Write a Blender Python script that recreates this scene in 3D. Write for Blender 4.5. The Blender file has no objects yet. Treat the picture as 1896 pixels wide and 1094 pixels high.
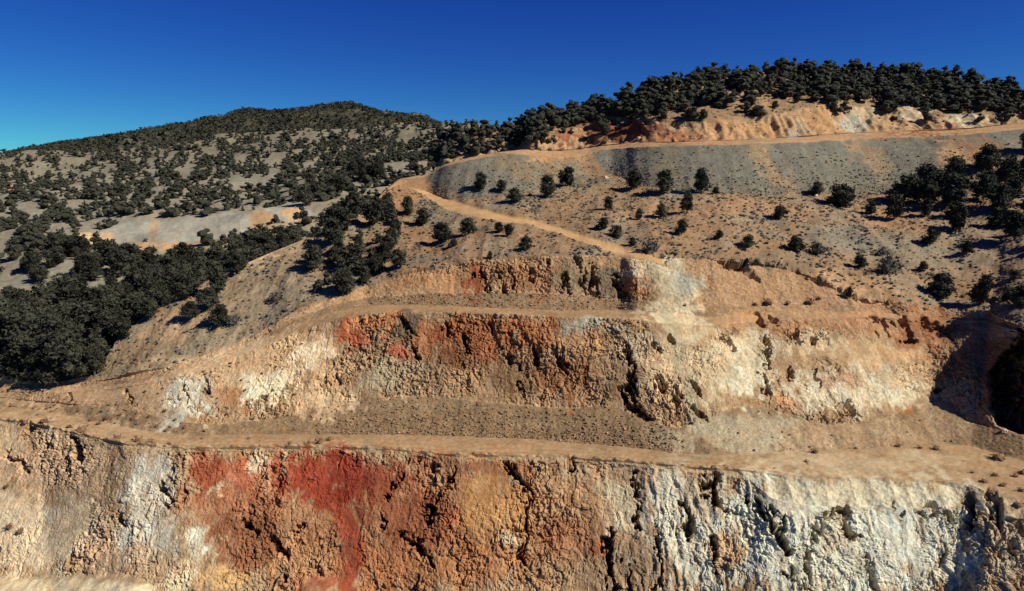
import bpy, math, random
import numpy as np
from mathutils import Vector

rng = np.random.default_rng(11)
random.seed(11)
scene = bpy.context.scene
COL = scene.collection

# ------------------------------------------------------------------ camera, sky, sun, exposure
W, H, F = 1896.0, 1094.0, 1262.0          # photograph size and focal length in its pixels
PITCH = math.radians(9.76)                # looking slightly down from a drone
SP, CP = math.sin(PITCH), math.cos(PITCH)
cam_d = bpy.data.cameras.new("camera")
cam_d.sensor_fit = 'HORIZONTAL'; cam_d.sensor_width = 36.0
cam_d.lens = F / W * 36.0
cam_d.clip_start = 0.5; cam_d.clip_end = 20000
cam = bpy.data.objects.new("camera", cam_d); COL.objects.link(cam)
cam.location = (0, 0, 0); cam.rotation_euler = (math.pi / 2 - PITCH, 0, 0)
scene.camera = cam

SUN_EL, SUN_AZ = math.radians(40), math.radians(-21)     # azimuth from +X, negative = towards the camera
sd = Vector((math.cos(SUN_EL) * math.cos(SUN_AZ), math.cos(SUN_EL) * math.sin(SUN_AZ), math.sin(SUN_EL)))
world = bpy.data.worlds.new("World"); scene.world = world; world.use_nodes = True
wn, wl = world.node_tree.nodes, world.node_tree.links
sky = wn.new('ShaderNodeTexSky'); sky.sky_type = 'NISHITA'; sky.sun_disc = False
sky.sun_elevation = SUN_EL; sky.sun_rotation = math.atan2(sd.x, sd.y)
sky.altitude = 2300; sky.air_density = 1.0; sky.dust_density = 0.15; sky.ozone_density = 3.0
hsv = wn.new('ShaderNodeHueSaturation'); hsv.inputs['Saturation'].default_value = 1.3; hsv.inputs['Value'].default_value = .66
bg = wn['Background']; bg.inputs['Strength'].default_value = 0.055
tint = wn.new('ShaderNodeVectorMath'); tint.operation = 'MULTIPLY'; tint.inputs[1].default_value = (.36, .84, 1.44)
wl.new(sky.outputs[0], hsv.inputs['Color']); wl.new(hsv.outputs[0], tint.inputs[0]); 
sep = wn.new('ShaderNodeSeparateXYZ'); comb = wn.new('ShaderNodeCombineXYZ')       # the deep, polarised blue of high desert air
pw = wn.new('ShaderNodeMath'); pw.operation = 'POWER'; pw.inputs[1].default_value = 1.48
gk = wn.new('ShaderNodeMath'); gk.operation = 'MULTIPLY'; gk.inputs[1].default_value = .68
wl.new(tint.outputs[0], sep.inputs[0]); wl.new(sep.outputs[0], comb.inputs[0]); wl.new(sep.outputs[2], comb.inputs[2])
wl.new(sep.outputs[1], pw.inputs[0]); wl.new(pw.outputs[0], gk.inputs[0]); wl.new(gk.outputs[0], comb.inputs[1])
wl.new(comb.outputs[0], bg.inputs['Color'])
sun_d = bpy.data.lights.new("sun", 'SUN'); sun_d.energy = 4.6; sun_d.angle = math.radians(0.53); sun_d.color = (1.0, 0.955, 0.84)
sun = bpy.data.objects.new("sun", sun_d); COL.objects.link(sun)
sun.rotation_euler = sd.to_track_quat('Z', 'Y').to_euler(); sun.location = (60, 0, 80)
scene.view_settings.view_transform = 'Standard'; scene.view_settings.look = 'None'
scene.view_settings.exposure = 0.5; scene.view_settings.gamma = 1.0
scene.view_settings.use_curve_mapping = False
scene.cycles.max_bounces = 4

# ------------------------------------------------------------------ numeric helpers
def pix2am(px, py):
    """photo pixel -> (X/Y, Z/Y) of its ray"""
    a = (np.asarray(px, float) - W / 2) / F; b = (H / 2 - np.asarray(py, float)) / F
    Y = CP + b * SP
    return a / Y, (-SP + b * CP) / Y

def am2pix(al, m):
    fc = CP - m * SP
    return W / 2 + F * al / fc, H / 2 - F * (SP + m * CP) / fc

PERM = rng.permutation(4096).astype(np.int64)
GR = rng.normal(size=(4096, 3)); GR /= np.linalg.norm(GR, axis=1)[:, None]; GR = GR.astype(np.float32)
RND = rng.random((4096, 4)).astype(np.float32)

def hsh(i, j, k):
    return PERM[(PERM[(PERM[i & 4095] + j) & 4095] + k) & 4095]

def perlin(p):
    p = np.asarray(p, np.float32)
    i = np.floor(p).astype(np.int64); f = p - i
    u = f * f * f * (f * (f * 6 - 15) + 10)
    out = np.zeros(len(p), np.float32)
    for dx in (0, 1):
        wx = u[:, 0] if dx else 1 - u[:, 0]
        for dy in (0, 1):
            wy = u[:, 1] if dy else 1 - u[:, 1]
            for dz in (0, 1):
                wz = u[:, 2] if dz else 1 - u[:, 2]
                g = GR[hsh(i[:, 0] + dx, i[:, 1] + dy, i[:, 2] + dz)]
                out += wx * wy * wz * (g[:, 0] * (f[:, 0] - dx) + g[:, 1] * (f[:, 1] - dy) + g[:, 2] * (f[:, 2] - dz))
    return out * 1.6

def fbm(p, o=4, gain=.5):
    s = np.zeros(len(p), np.float32); a = 1.0; q = np.array(p, np.float32)
    for k in range(o):
        s += a * perlin(q); q = q * 2.03 + 17.3; a *= gain
    return s

def worley(p):
    """-> (random value of the nearest cell, F2-F1)"""
    p = np.asarray(p, np.float32)
    b = np.floor(p - 0.5).astype(np.int64)
    f1 = np.full(len(p), 9, np.float32); f2 = f1.copy(); v = np.zeros(len(p), np.float32)
    for dx in (0, 1):
        for dy in (0, 1):
            for dz in (0, 1):
                c = b + np.array([dx, dy, dz])
                h = hsh(c[:, 0], c[:, 1], c[:, 2])
                d = np.sqrt((((c + 0.15 + 0.7 * RND[h, :3]) - p) ** 2).sum(1))
                near = d < f1
                f2 = np.where(near, f1, np.minimum(f2, d))
                v = np.where(near, RND[h, 3], v); f1 = np.where(near, d, f1)
    return v, f2 - f1

def sm(x, a, b):
    t = np.clip((x - a) / (b - a), 0, 1); return t * t * (3 - 2 * t)

def lin(c):
    c = np.asarray(c, float) / 255.0
    return np.where(c <= .04045, c / 12.92, ((c + .055) / 1.055) ** 2.4)

def poly_dist(px, py, pts, ax=1.0, ay=1.0):
    d = np.full(px.shape, 1e9, np.float32)
    for (x0, y0), (x1, y1) in zip(pts[:-1], pts[1:]):
        vx, vy = (x1 - x0) * ax, (y1 - y0) * ay; L = vx * vx + vy * vy + 1e-6
        t = np.clip((((px - x0) * ax) * vx + ((py - y0) * ay) * vy) / L, 0, 1)
        d = np.minimum(d, np.hypot((px - x0) * ax - t * vx, (py - y0) * ay - t * vy))
    return d

def in_poly(px, py, pts):
    c = np.zeros(np.shape(px), bool); n = len(pts)
    for i in range(n):
        x0, y0 = pts[i]; x1, y1 = pts[(i + 1) % n]
        if y0 == y1: continue
        c ^= ((y0 > py) != (y1 > py)) & (px < (x1 - x0) * (py - y0) / (y1 - y0) + x0)
    return c

def smooth1(a, n, axis):
    for _ in range(n):
        p = np.concatenate([np.take(a, [0], axis), a, np.take(a, [-1], axis)], axis)
        L = p.shape[axis]
        a = .25 * np.take(p, range(L - 2), axis) + .5 * np.take(p, range(1, L - 1), axis) + .25 * np.take(p, range(2, L), axis)
    return a

class Curve:
    """a line across the hillside: (pixel x, pixel y) pairs, read off as tangent of elevation for each azimuth"""
    def __init__(s, pts):
        x, y = np.array(pts, float).T
        s.a, s.m = pix2am(x, y)
    def __call__(s, al):
        return smooth1(np.interp(al, s.a, s.m), 6, 0)

def along(al, pts):           # a quantity given at pixel columns
    x, v = np.array(pts, float).T
    return smooth1(np.interp(al, pix2am(x, np.full(len(x), 650.))[0], v), 12, 0)

# ------------------------------------------------------------------ materials
def principled(name, rough=.9, spec=.15):
    m = bpy.data.materials.new(name); m.use_nodes = True
    n, l = m.node_tree.nodes, m.node_tree.links
    p = n['Principled BSDF']; p.inputs['Roughness'].default_value = rough; p.inputs['Specular IOR Level'].default_value = spec
    return m, n, l, p

def ground_material(name, fine=3.0, bump=.25, contrast=.35, dist=.08, varnish=0.0):
    m, n, l, p = principled(name, .95, .08)
    at = n.new('ShaderNodeAttribute'); at.attribute_name = 'mineral'
    tc = n.new('ShaderNodeTexCoord')
    n1 = n.new('ShaderNodeTexNoise'); n1.inputs['Scale'].default_value = fine; n1.inputs['Detail'].default_value = 8; n1.inputs['Roughness'].default_value = .7
    n2 = n.new('ShaderNodeTexNoise'); n2.inputs['Scale'].default_value = fine * .18; n2.inputs['Detail'].default_value = 5
    l.new(tc.outputs['Object'], n1.inputs['Vector']); l.new(tc.outputs['Object'], n2.inputs['Vector'])
    mr = n.new('ShaderNodeMapRange'); mr.inputs['From Min'].default_value = .3; mr.inputs['From Max'].default_value = .7
    mr.inputs['To Min'].default_value = 1 - contrast; mr.inputs['To Max'].default_value = 1 + contrast
    l.new(n1.outputs['Fac'], mr.inputs['Value'])
    mr2 = n.new('ShaderNodeMapRange'); mr2.inputs['From Min'].default_value = .35; mr2.inputs['From Max'].default_value = .65
    mr2.inputs['To Min'].default_value = .88; mr2.inputs['To Max'].default_value = 1.1
    l.new(n2.outputs['Fac'], mr2.inputs['Value'])
    mu = n.new('ShaderNodeMath'); mu.operation = 'MULTIPLY'
    l.new(mr.outputs[0], mu.inputs[0]); l.new(mr2.outputs[0], mu.inputs[1])
    vm = n.new('ShaderNodeVectorMath'); vm.operation = 'SCALE'
    l.new(at.outputs['Color'], vm.inputs[0]); l.new(mu.outputs[0], vm.inputs['Scale'])
    if varnish:                      # dark manganese and iron varnish in ragged upright blotches
        mp = n.new('ShaderNodeMapping'); mp.inputs['Scale'].default_value = (1.5, 1.2, .75); l.new(tc.outputs['Object'], mp.inputs['Vector'])
        n3 = n.new('ShaderNodeTexNoise'); n3.inputs['Scale'].default_value = 1.35; n3.inputs['Detail'].default_value = 9; n3.inputs['Roughness'].default_value = .78
        l.new(mp.outputs[0], n3.inputs['Vector'])
        r3 = n.new('ShaderNodeMapRange'); r3.inputs['From Min'].default_value = .54; r3.inputs['From Max'].default_value = .68; r3.inputs['To Max'].default_value = varnish
        l.new(n3.outputs['Fac'], r3.inputs['Value'])
        mx = n.new('ShaderNodeMix'); mx.data_type = 'RGBA'; mx.blend_type = 'MULTIPLY'; mx.inputs['B'].default_value = (.30, .24, .20, 1)
        l.new(r3.outputs[0], mx.inputs['Factor']); l.new(vm.outputs[0], mx.inputs['A']); l.new(mx.outputs['Result'], p.inputs['Base Color'])
    else:
        l.new(vm.outputs[0], p.inputs['Base Color'])
    b = n.new('ShaderNodeBump'); b.inputs['Strength'].default_value = bump; b.inputs['Distance'].default_value = dist
    l.new(n1.outputs['Fac'], b.inputs['Height']); l.new(b.outputs[0], p.inputs['Normal'])
    return m

def plant_material(name, c1, c2, scale=2.5):
    m, n, l, p = principled(name, .85, .12)
    oi = n.new('ShaderNodeObjectInfo'); tc = n.new('ShaderNodeTexCoord')
    nz = n.new('ShaderNodeTexNoise'); nz.inputs['Scale'].default_value = scale; nz.inputs['Detail'].default_value = 3
    l.new(tc.outputs['Object'], nz.inputs['Vector'])
    ad = n.new('ShaderNodeMath'); ad.operation = 'MULTIPLY_ADD'; ad.inputs[1].default_value = .5
    l.new(oi.outputs['Random'], ad.inputs[0]); l.new(nz.outputs['Fac'], ad.inputs[2])
    r = n.new('ShaderNodeValToRGB'); r.color_ramp.elements[0].position = .35; r.color_ramp.elements[1].position = 1.0
    r.color_ramp.elements[0].color = (*c1, 1); r.color_ramp.elements[1].color = (*c2, 1)
    l.new(ad.outputs[0], r.inputs['Fac']); l.new(r.outputs['Color'], p.inputs['Base Color'])
    return m

M_ROCK = ground_material('fractured_rock', 2.6, .6, 30e-2, .18, .45)
M_SOIL = ground_material('stony_soil', 3.5, .4, .32, .06)
M_DUST = ground_material('compacted_dust', 2.2, .3, .22, .05)
M_RUBBLE = ground_material('broken_rubble', 3.6, .8, .42, .12)
M_FAR = ground_material('distant_soil', .6, .2, .2, .1)
M_JUN = plant_material('juniper_foliage', (.018, .019, .013), (.060, .058, .039))
M_BARK = plant_material('grey_bark', (.05, .045, .04), (.11, .10, .085))
M_TWIG = plant_material('bare_twigs', (.06, .057, .048), (.12, .112, .095))
M_DRY = plant_material('rust_brown_scrub', (.10, .055, .03), (.20, .11, .06))
M_SAGE = plant_material('grey_sagebrush', (.06, .054, .042), (.16, .145, .115), .35)
M_GRASS = plant_material('dry_grass', (.10, .055, .028), (.24, .16, .09), .35)

def tag(o, label=None, cat=None, group=None, kind=None):
    if label: o['label'] = label
    if cat: o['category'] = cat
    if group: o['group'] = group
    if kind: o['kind'] = kind
    return o

def new_mesh(name, v, faces, mat=None, col=None, smooth=False):
    """faces: (n,3) or (n,4) index array"""
    me = bpy.data.meshes.new(name)
    v = np.ascontiguousarray(v, np.float32); faces = np.ascontiguousarray(faces, np.int32)
    n, k = faces.shape
    me.vertices.add(len(v)); me.vertices.foreach_set('co', v.ravel())
    me.loops.add(n * k); me.loops.foreach_set('vertex_index', faces.ravel())
    me.polygons.add(n); me.polygons.foreach_set('loop_start', np.arange(0, n * k, k, dtype=np.int32))
    me.update(calc_edges=True)
    me.polygons.foreach_set('use_smooth', np.full(n, smooth, bool))
    if col is not None:
        at = me.attributes.new('mineral', 'FLOAT_COLOR', 'POINT')
        at.data.foreach_set('color', np.concatenate([col, np.ones((len(col), 1))], 1).astype(np.float32).ravel())
    if mat: me.materials.append(mat)
    return me

def add(name, me, parent=None, loc=(0, 0, 0)):
    o = bpy.data.objects.new(name, me); COL.objects.link(o); o.location = loc
    if parent: o.parent = parent
    return o

# ------------------------------------------------------------------ mineral colours (what the rock itself is coloured)
KA = 0.92            # seen colour -> albedo
BLOBS = [
    # x, y, rx, ry, tilt deg, colour, strength
    # lower face, left end
    (60, 860, 130, 60, 0, (196, 158, 120), .9), (60, 990, 130, 80, 0, (206, 178, 142), 1), (130, 1090, 190, 22, 0, (212, 188, 150), 1), (150, 792, 190, 20, 8, (184, 146, 106), .8),
    (110, 870, 75, 45, 0, (186, 148, 112), .8), (270, 900, 48, 60, 10, (194, 182, 162), 1), (265, 985, 62, 60, 0, (196, 183, 160), 1),
    (180, 1020, 45, 40, 0, (200, 160, 125), .8), (372, 1010, 40, 30, 0, (208, 198, 172), 1), (335, 1065, 30, 40, 20, (208, 186, 150), 1),
    (250, 1040, 60, 25, 0, (186, 148, 112), .7),
    # red and ochre middle
    (760, 980, 390, 150, 0, (166, 106, 64), .9), (1040, 1000, 120, 110, 0, (170, 120, 80), .8),
    (470, 920, 130, 95, 0, (172, 108, 70), 1), (385, 880, 42, 45, 0, (160, 76, 40), 1), (445, 875, 55, 32, 0, (182, 98, 62), .9),
    (400, 905, 26, 14, -30, (212, 172, 132), 1), (490, 858, 22, 18, -40, (214, 188, 152), 1), (495, 890, 12, 28, 0, (206, 158, 120), .8),
    (590, 885, 85, 52, 0, (158, 58, 28), 1), (665, 890, 60, 55, 0, (146, 48, 24), 1), (720, 905, 60, 60, 0, (142, 66, 40), .9),
    (480, 1010, 85, 62, 15, (142, 86, 52), 1), (540, 960, 40, 40, 0, (178, 128, 84), .8), (640, 1000, 28, 85, -14, (172, 74, 40), 1),
    (600, 1080, 60, 22, 0, (168, 88, 56), 1), (420, 1070, 40, 22, 0, (208, 158, 96), 1), (560, 1040, 55, 45, 0, (186, 134, 88), .8),
    (770, 970, 75, 70, 0, (148, 84, 50), 1), (840, 960, 20, 30, 0, (186, 84, 56), .7), (895, 935, 56, 76, 8, (196, 138, 76), .9),
    (930, 870, 70, 22, 0, (176, 116, 70), .8), (720, 1050, 90, 45, 0, (170, 106, 62), .9), (870, 1050, 110, 45, 0, (178, 118, 70), .9),
    (960, 960, 30, 60, 0, (204, 146, 84), .8), (940, 995, 18, 18, 0, (196, 178, 148), .7),
    (1050, 920, 70, 50, 0, (184, 136, 92), .8), (1040, 990, 60, 45, 0, (176, 116, 72), .9), (1110, 1010, 40, 30, 0, (158, 92, 56), .9),
    (1060, 1060, 80, 40, 0, (176, 140, 102), .9), (840, 860, 120, 14, 0, (150, 92, 58), .7),
    # pale right half of the lower face
    (1160, 940, 55, 60, 0, (200, 174, 138), 1), (1400, 1000, 200, 110, 0, (206, 196, 172), .95), (1240, 930, 55, 60, 0, (200, 187, 162), 1), (1180, 1040, 60, 60, 0, (150, 118, 86), .9),
    (1560, 1010, 320, 130, 0, (206, 196, 172), 1), (1345, 1020, 45, 45, 35, (188, 142, 98), .9), (1290, 915, 40, 40, 0, (184, 158, 124), .8),
    (1560, 1000, 45, 40, 0, (190, 164, 130), .7), (1660, 1010, 90, 70, 0, (214, 206, 184), .9), (1880, 1030, 60, 50, 0, (184, 160, 130), .9),
    (1600, 915, 230, 24, 0, (198, 180, 148), 1), (1560, 960, 14, 60, 0, (206, 188, 156), .8),
    # second face, left
    (430, 690, 190, 75, -15, (198, 158, 116), 1), (150, 730, 170, 26, 0, (190, 148, 108), .9), (350, 735, 48, 40, 0, (196, 180, 154), 1),
    (320, 775, 30, 20, 0, (186, 178, 160), .8), (440, 740, 60, 22, 0, (168, 112, 70), .8), (500, 718, 55, 34, 0, (214, 194, 160), 1),
    (580, 658, 48, 32, -20, (222, 194, 156), 1), (610, 700, 40, 40, 0, (206, 160, 116), .9), (600, 745, 70, 26, 0, (206, 168, 126), .8),
    # rust middle of the second face
    (650, 615, 32, 26, 0, (178, 86, 44), 1), (690, 600, 48, 24, 0, (194, 118, 66), .9), (752, 612, 32, 34, 0, (92, 78, 60), .9),
    (735, 655, 24, 18, 0, (180, 92, 58), .9), (790, 625, 26, 38, 0, (184, 112, 66), .9), (880, 625, 95, 42, 5, (156, 88, 48), 1),
    (980, 615, 80, 30, 0, (172, 104, 58), 1), (860, 665, 80, 30, 0, (132, 82, 50), .9), (730, 700, 75, 32, 0, (162, 140, 110), 1),
    (860, 705, 110, 34, 0, (172, 132, 92), .9), (960, 690, 80, 38, 0, (132, 96, 64), .9), (1050, 690, 60, 48, 0, (160, 104, 62), .9),
    (1080, 640, 60, 26, 0, (188, 138, 90), .9), (1085, 600, 60, 14, 0, (164, 150, 130), 1), (1150, 700, 44, 54, 0, (150, 116, 84), .9),
    (1180, 640, 40, 34, 0, (182, 154, 120), 1), (1240, 690, 50, 70, 25, (198, 164, 122), 1),
    # right amphitheatre
    (1330, 680, 80, 70, 0, (200, 170, 130), 1), (1400, 640, 60, 36, 0, (194, 172, 138), .9), (1380, 700, 60, 40, 0, (206, 188, 156), 1),
    (1480, 540, 190, 44, 0, (188, 142, 100), 1), (1440, 595, 130, 22, 0, (194, 140, 92), 1), (1600, 600, 120, 28, 0, (190, 138, 94), 1),
    (1600, 655, 130, 26, 0, (198, 156, 112), 1), (1500, 630, 60, 24, 0, (202, 172, 132), .9), (1590, 720, 150, 46, 0, (204, 184, 152), 1),
    (1450, 735, 20, 14, 0, (206, 146, 88), .9), (1670, 757, 14, 8, 0, (176, 110, 62), .9), (1690, 690, 50, 26, 0, (200, 160, 116), .8),
    (1715, 610, 60, 40, 0, (152, 98, 62), 1), (1690, 580, 50, 16, 0, (178, 126, 84), .8), (1560, 700, 40, 14, 0, (176, 120, 78), .6),
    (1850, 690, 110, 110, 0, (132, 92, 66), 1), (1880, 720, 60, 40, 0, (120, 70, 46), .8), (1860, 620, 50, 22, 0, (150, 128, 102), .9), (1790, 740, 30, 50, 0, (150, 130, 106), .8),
    # sand fans on the talus at the right
    (1390, 800, 130, 40, 0, (172, 150, 120), .95), (1590, 805, 130, 30, 0, (166, 132, 98), .95), (1730, 780, 60, 44, 0, (160, 126, 92), .95), (1260, 815, 60, 26, 0, (166, 142, 112), .8), (1580, 860, 230, 26, 0, (188, 158, 120), .8),
    # chalky slide
    (1250, 530, 44, 46, 0, (172, 162, 140), .95), (1225, 495, 34, 22, 0, (186, 168, 136), .9), (1255, 590, 60, 40, 20, (184, 164, 130), .8), (1240, 570, 70, 26, 0, (200, 174, 134), .9),
    (1180, 500, 26, 30, 0, (204, 172, 132), .9), (1270, 605, 60, 30, 30, (200, 172, 132), .9),
    # top face
    (800, 520, 90, 22, 0, (184, 128, 82), .9), (876, 520, 17, 36, -8, (152, 80, 44), 1), (1000, 545, 30, 14, 0, (166, 96, 62), .7),
    (940, 510, 50, 22, 0, (142, 100, 66), .9), (1000, 508, 60, 30, 0, (168, 118, 74), .9), (1060, 505, 40, 30, 0, (140, 116, 88), .9),
    (1115, 520, 44, 30, 0, (118, 102, 82), .9), (1165, 522, 22, 26, 20, (194, 118, 62), 1), (1050, 540, 70, 12, 0, (160, 122, 88), .8),
    # natural ground
    (800, 440, 60, 30, 0, (168, 118, 78), .7), (760, 360, 70, 26, 0, (178, 128, 84), .9), (830, 400, 80, 20, 20, (140, 122, 98), .8),
    (1060, 395, 120, 26, 0, (160, 124, 90), .7), (1060, 330, 60, 26, 0, (140, 124, 100), .9), (1180, 380, 120, 20, 0, (176, 136, 98), .7),
    (1350, 385, 220, 22, 0, (184, 138, 98), .8), (1300, 430, 120, 24, 0, (178, 134, 94), .6), (1560, 430, 90, 24, 0, (142, 130, 112), .9),
    (1640, 410, 80, 14, 0, (190, 138, 96), .8), (1700, 470, 120, 40, 0, (138, 122, 100), .8), (1430, 480, 120, 16, 0, (140, 118, 92), .8),
    (1750, 425, 110, 18, 10, (184, 136, 96), .7), (480, 480, 40, 10, -20, (200, 164, 122), .9), (460, 530, 110, 34, -20, (150, 126, 98), .7),
    (330, 600, 70, 30, -20, (176, 138, 100), .8), (400, 620, 110, 24, -20, (140, 122, 98), .7), (1820, 290, 90, 30, 10, (182, 128, 86), .9),
    (700, 375, 34, 24, -30, (186, 134, 88), .8), (1000, 290, 40, 9, 0, (192, 136, 88), .9), (1000, 310, 30, 10, 0, (140, 118, 92), .6),
    (1800, 450, 120, 60, 0, (150, 130, 106), .6),
    # top road cut and ridge
    (1150, 238, 95, 24, 0, (150, 88, 56), .95), (1160, 235, 34, 18, 0, (160, 72, 42), .9), (1060, 256, 50, 8, 0, (158, 84, 52), .9), (1260, 250, 100, 8, 0, (186, 110, 66), .8),
    (1400, 235, 130, 14, 0, (200, 148, 98), .9), (1520, 222, 34, 24, 0, (202, 148, 94), .9), (1582, 226, 28, 22, 0, (192, 182, 160), 1),
    (1600, 205, 26, 12, 0, (208, 180, 140), .9), (1480, 235, 24, 12, 0, (176, 162, 138), .8), (1660, 232, 50, 12, 0, (204, 158, 110), .9), (1690, 206, 30, 9, 0, (218, 192, 154), 1),
    (1790, 220, 46, 9, 0, (216, 192, 154), 1), (1710, 244, 90, 6, -5, (164, 92, 56), .9), (1400, 180, 80, 24, 0, (182, 140, 98), .7), (1530, 150, 40, 12, 0, (186, 150, 110), .7),
]
STREAKS = [  # loose tan fines that ran down the grey dump: (line, half width px, colour)
    ([(1400, 275), (1430, 315), (1460, 352)], 22, (166, 132, 96)), ([(1590, 270), (1640, 310)], 18, (160, 130, 98)),
    ([(1240, 280), (1235, 340)], 24, (134, 118, 94)), ([(1730, 262), (1790, 302)], 9, (190, 146, 102)),
    ([(930, 300), (1000, 335)], 20, (134, 112, 86)), ([(1540, 280), (1560, 330)], 14, (124, 116, 98)),
    ([(640, 930), (668, 1000), (650, 1094)], 15, (172, 72, 38)), ([(1225, 495), (1240, 590), (1268, 680), (1290, 770), (1340, 815)], 20, (190, 168, 132)),
]

def paint(base, px, py, P, warp=14.0, use=True):
    n1 = fbm(P * np.array([.22, .22, .22]), 3); n2 = fbm(P * np.array([.22, .22, .22]) + 91, 3)
    n3 = fbm(P * np.array([1.0, .8, .45]) + 33, 4)
    wx = px + 1.5 * warp * n1 + 7 * n3; wy = py + 1.3 * warp * n2 + 9 * n3
    c = base.copy()
    if use:
        for (cx, cy, rx, ry, rot, colr, st) in BLOBS:
            sel = np.nonzero((np.abs(px - cx) < (rx + ry) * 1.6 + 40) & (np.abs(py - cy) < (rx + ry) * 1.6 + 40))[0]
            if not len(sel): continue
            t = math.radians(rot); dx, dy = wx[sel] - cx, wy[sel] - cy
            u = (dx * math.cos(t) + dy * math.sin(t)) / rx; v = (-dx * math.sin(t) + dy * math.cos(t)) / ry
            r = np.hypot(u, v) + .5 * n3[sel]
            w = (st * .95 * (1 - sm(r, .55, 1.2)))[:, None]
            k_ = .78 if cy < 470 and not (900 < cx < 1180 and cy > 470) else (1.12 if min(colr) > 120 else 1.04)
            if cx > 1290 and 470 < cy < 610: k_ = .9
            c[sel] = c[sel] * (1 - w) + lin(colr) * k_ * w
        for pts, hw, colr in STREAKS:
            d = poly_dist(wx, wy, pts); w = (.85 * (1 - sm(d, hw * .5, hw * 1.1)))[:, None]
            c = c * (1 - w) + lin(colr) * .85 * w
    v = 1 + .16 * fbm(P * 1.7 + 5, 4) + .10 * n1
    g = c.mean(1, keepdims=True); c = g + (c - g) * .86
    hue = fbm(P * np.array([.7, .6, .5]) + 260, 3)[:, None]
    c = c * (1 + hue * np.array([.02, -.07, -.14]))
    return np.clip(c * v[:, None] * np.array([.97, 1.0, .93]), .01, .9)

# ------------------------------------------------------------------ the quarried hill (sheet A)
NC = 1100
ax0, ax1 = pix2am(-220, 650)[0], pix2am(2120, 650)[0]
al = np.linspace(ax0, ax1, NC)
def C(*p): return Curve(p)
K = {}
K['0'] = C((-300, 1230), (2300, 1230))
K['1'] = C((-300, 760), (0, 782), (60, 788), (140, 806), (230, 826), (340, 834), (500, 832), (620, 832), (720, 837), (850, 846), (950, 851), (1050, 852), (1150, 859), (1230, 867), (1330, 877), (1390, 888), (1430, 922), (1500, 936), (1600, 938), (1700, 940), (1790, 936), (1850, 955), (2300, 1010))
K['1s'] = C((-300, 756), (0, 778), (60, 784), (140, 802), (230, 822), (340, 830), (500, 828), (620, 828), (720, 833), (850, 842), (950, 846), (1050, 847), (1150, 854), (1230, 861), (1330, 868), (1390, 872), (1440, 878), (1500, 882), (1600, 884), (1700, 888), (1790, 896), (1850, 920), (2300, 980))
K['2'] = C((-300, 730), (0, 748), (100, 764), (200, 782), (260, 796), (340, 805), (450, 804), (600, 803), (800, 806), (1000, 813), (1150, 826), (1250, 838), (1330, 842), (1420, 836), (1550, 830), (1650, 825), (1720, 818), (1800, 824), (1896, 852), (2300, 900))
K['3'] = C((-300, 718), (0, 735), (100, 745), (200, 752), (260, 765), (340, 782), (400, 785), (450, 780), (540, 770), (620, 748), (680, 738), (760, 732), (850, 738), (920, 745), (1000, 752), (1060, 756), (1110, 750), (1150, 756), (1190, 770), (1230, 788), (1260, 790), (1300, 780), (1350, 758), (1395, 748), (1440, 762), (1500, 778), (1540, 785), (1600, 782), (1650, 772), (1690, 752), (1725, 740), (1755, 742), (1785, 778), (1830, 790), (1896, 806), (2300, 860))
K['4'] = C((-300, 708), (0, 724), (100, 727), (200, 722), (300, 706), (400, 676), (480, 645), (560, 612), (620, 590), (680, 580), (760, 576), (850, 577), (950, 581), (1050, 586), (1130, 588), (1190, 592), (1250, 602), (1300, 604), (1400, 596), (1500, 590), (1600, 587), (1680, 592), (1740, 598), (1790, 602), (1830, 604), (1896, 622), (2300, 690))
K['5'] = C((-300, 704), (0, 719), (100, 721), (200, 715), (300, 697), (400, 665), (480, 632), (560, 598), (620, 575), (680, 564), (760, 563), (850, 566), (950, 571), (1050, 574), (1130, 572), (1190, 575), (1250, 584), (1300, 586), (1400, 580), (1500, 576), (1600, 576), (1680, 582), (1740, 590), (1790, 595), (1830, 597), (1896, 616), (2300, 684))
K['6'] = C((-300, 701), (0, 716), (100, 717), (200, 710), (300, 690), (400, 656), (480, 622), (560, 586), (620, 562), (680, 550), (760, 546), (850, 541), (950, 541), (1050, 541), (1100, 543), (1160, 555), (1190, 556), (1250, 562), (1300, 562), (1400, 564), (1500, 563), (1570, 565), (1680, 575), (1740, 585), (1790, 590), (1830, 592), (1896, 610), (2300, 676))
K['7'] = C((-300, 698), (0, 713), (100, 713), (200, 704), (300, 682), (400, 646), (480, 611), (560, 573), (620, 548), (680, 528), (760, 507), (820, 495), (860, 484), (900, 478), (950, 475), (1050, 474), (1120, 470), (1180, 478), (1230, 478), (1270, 474), (1320, 476), (1380, 482), (1450, 492), (1510, 510), (1560, 540), (1600, 551), (1680, 560), (1740, 568), (1790, 575), (1830, 584), (1896, 602), (2300, 664))
crest = [(-300, 690), (0, 709), (100, 707), (180, 692), (202, 660), (230, 612), (280, 577), (350, 542), (400, 510), (440, 494), (500, 468), (560, 443), (620, 420), (680, 390), (710, 355)]
K['8'] = Curve([(x, y + 3) for x, y in crest] + [(740, 342), (790, 352), (830, 368), (870, 368), (920, 364), (980, 356), (1040, 335), (1090, 322), (1130, 322), (1160, 335), (1200, 345), (1260, 354), (1330, 357), (1400, 360), (1480, 358), (1560, 360), (1640, 355), (1700, 345), (1760, 330), (1830, 318), (1896, 312), (2300, 300)])
K['9'] = Curve([(x, y + 1.2) for x, y in crest] + [(740, 333), (790, 326), (820, 308), (870, 296), (925, 286), (960, 284), (1000, 290), (1050, 292), (1090, 285), (1120, 276), (1200, 271), (1300, 268), (1400, 266), (1480, 262), (1560, 258), (1640, 254), (1700, 252), (1740, 251), (1800, 248), (1896, 238), (2300, 200)])
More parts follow.
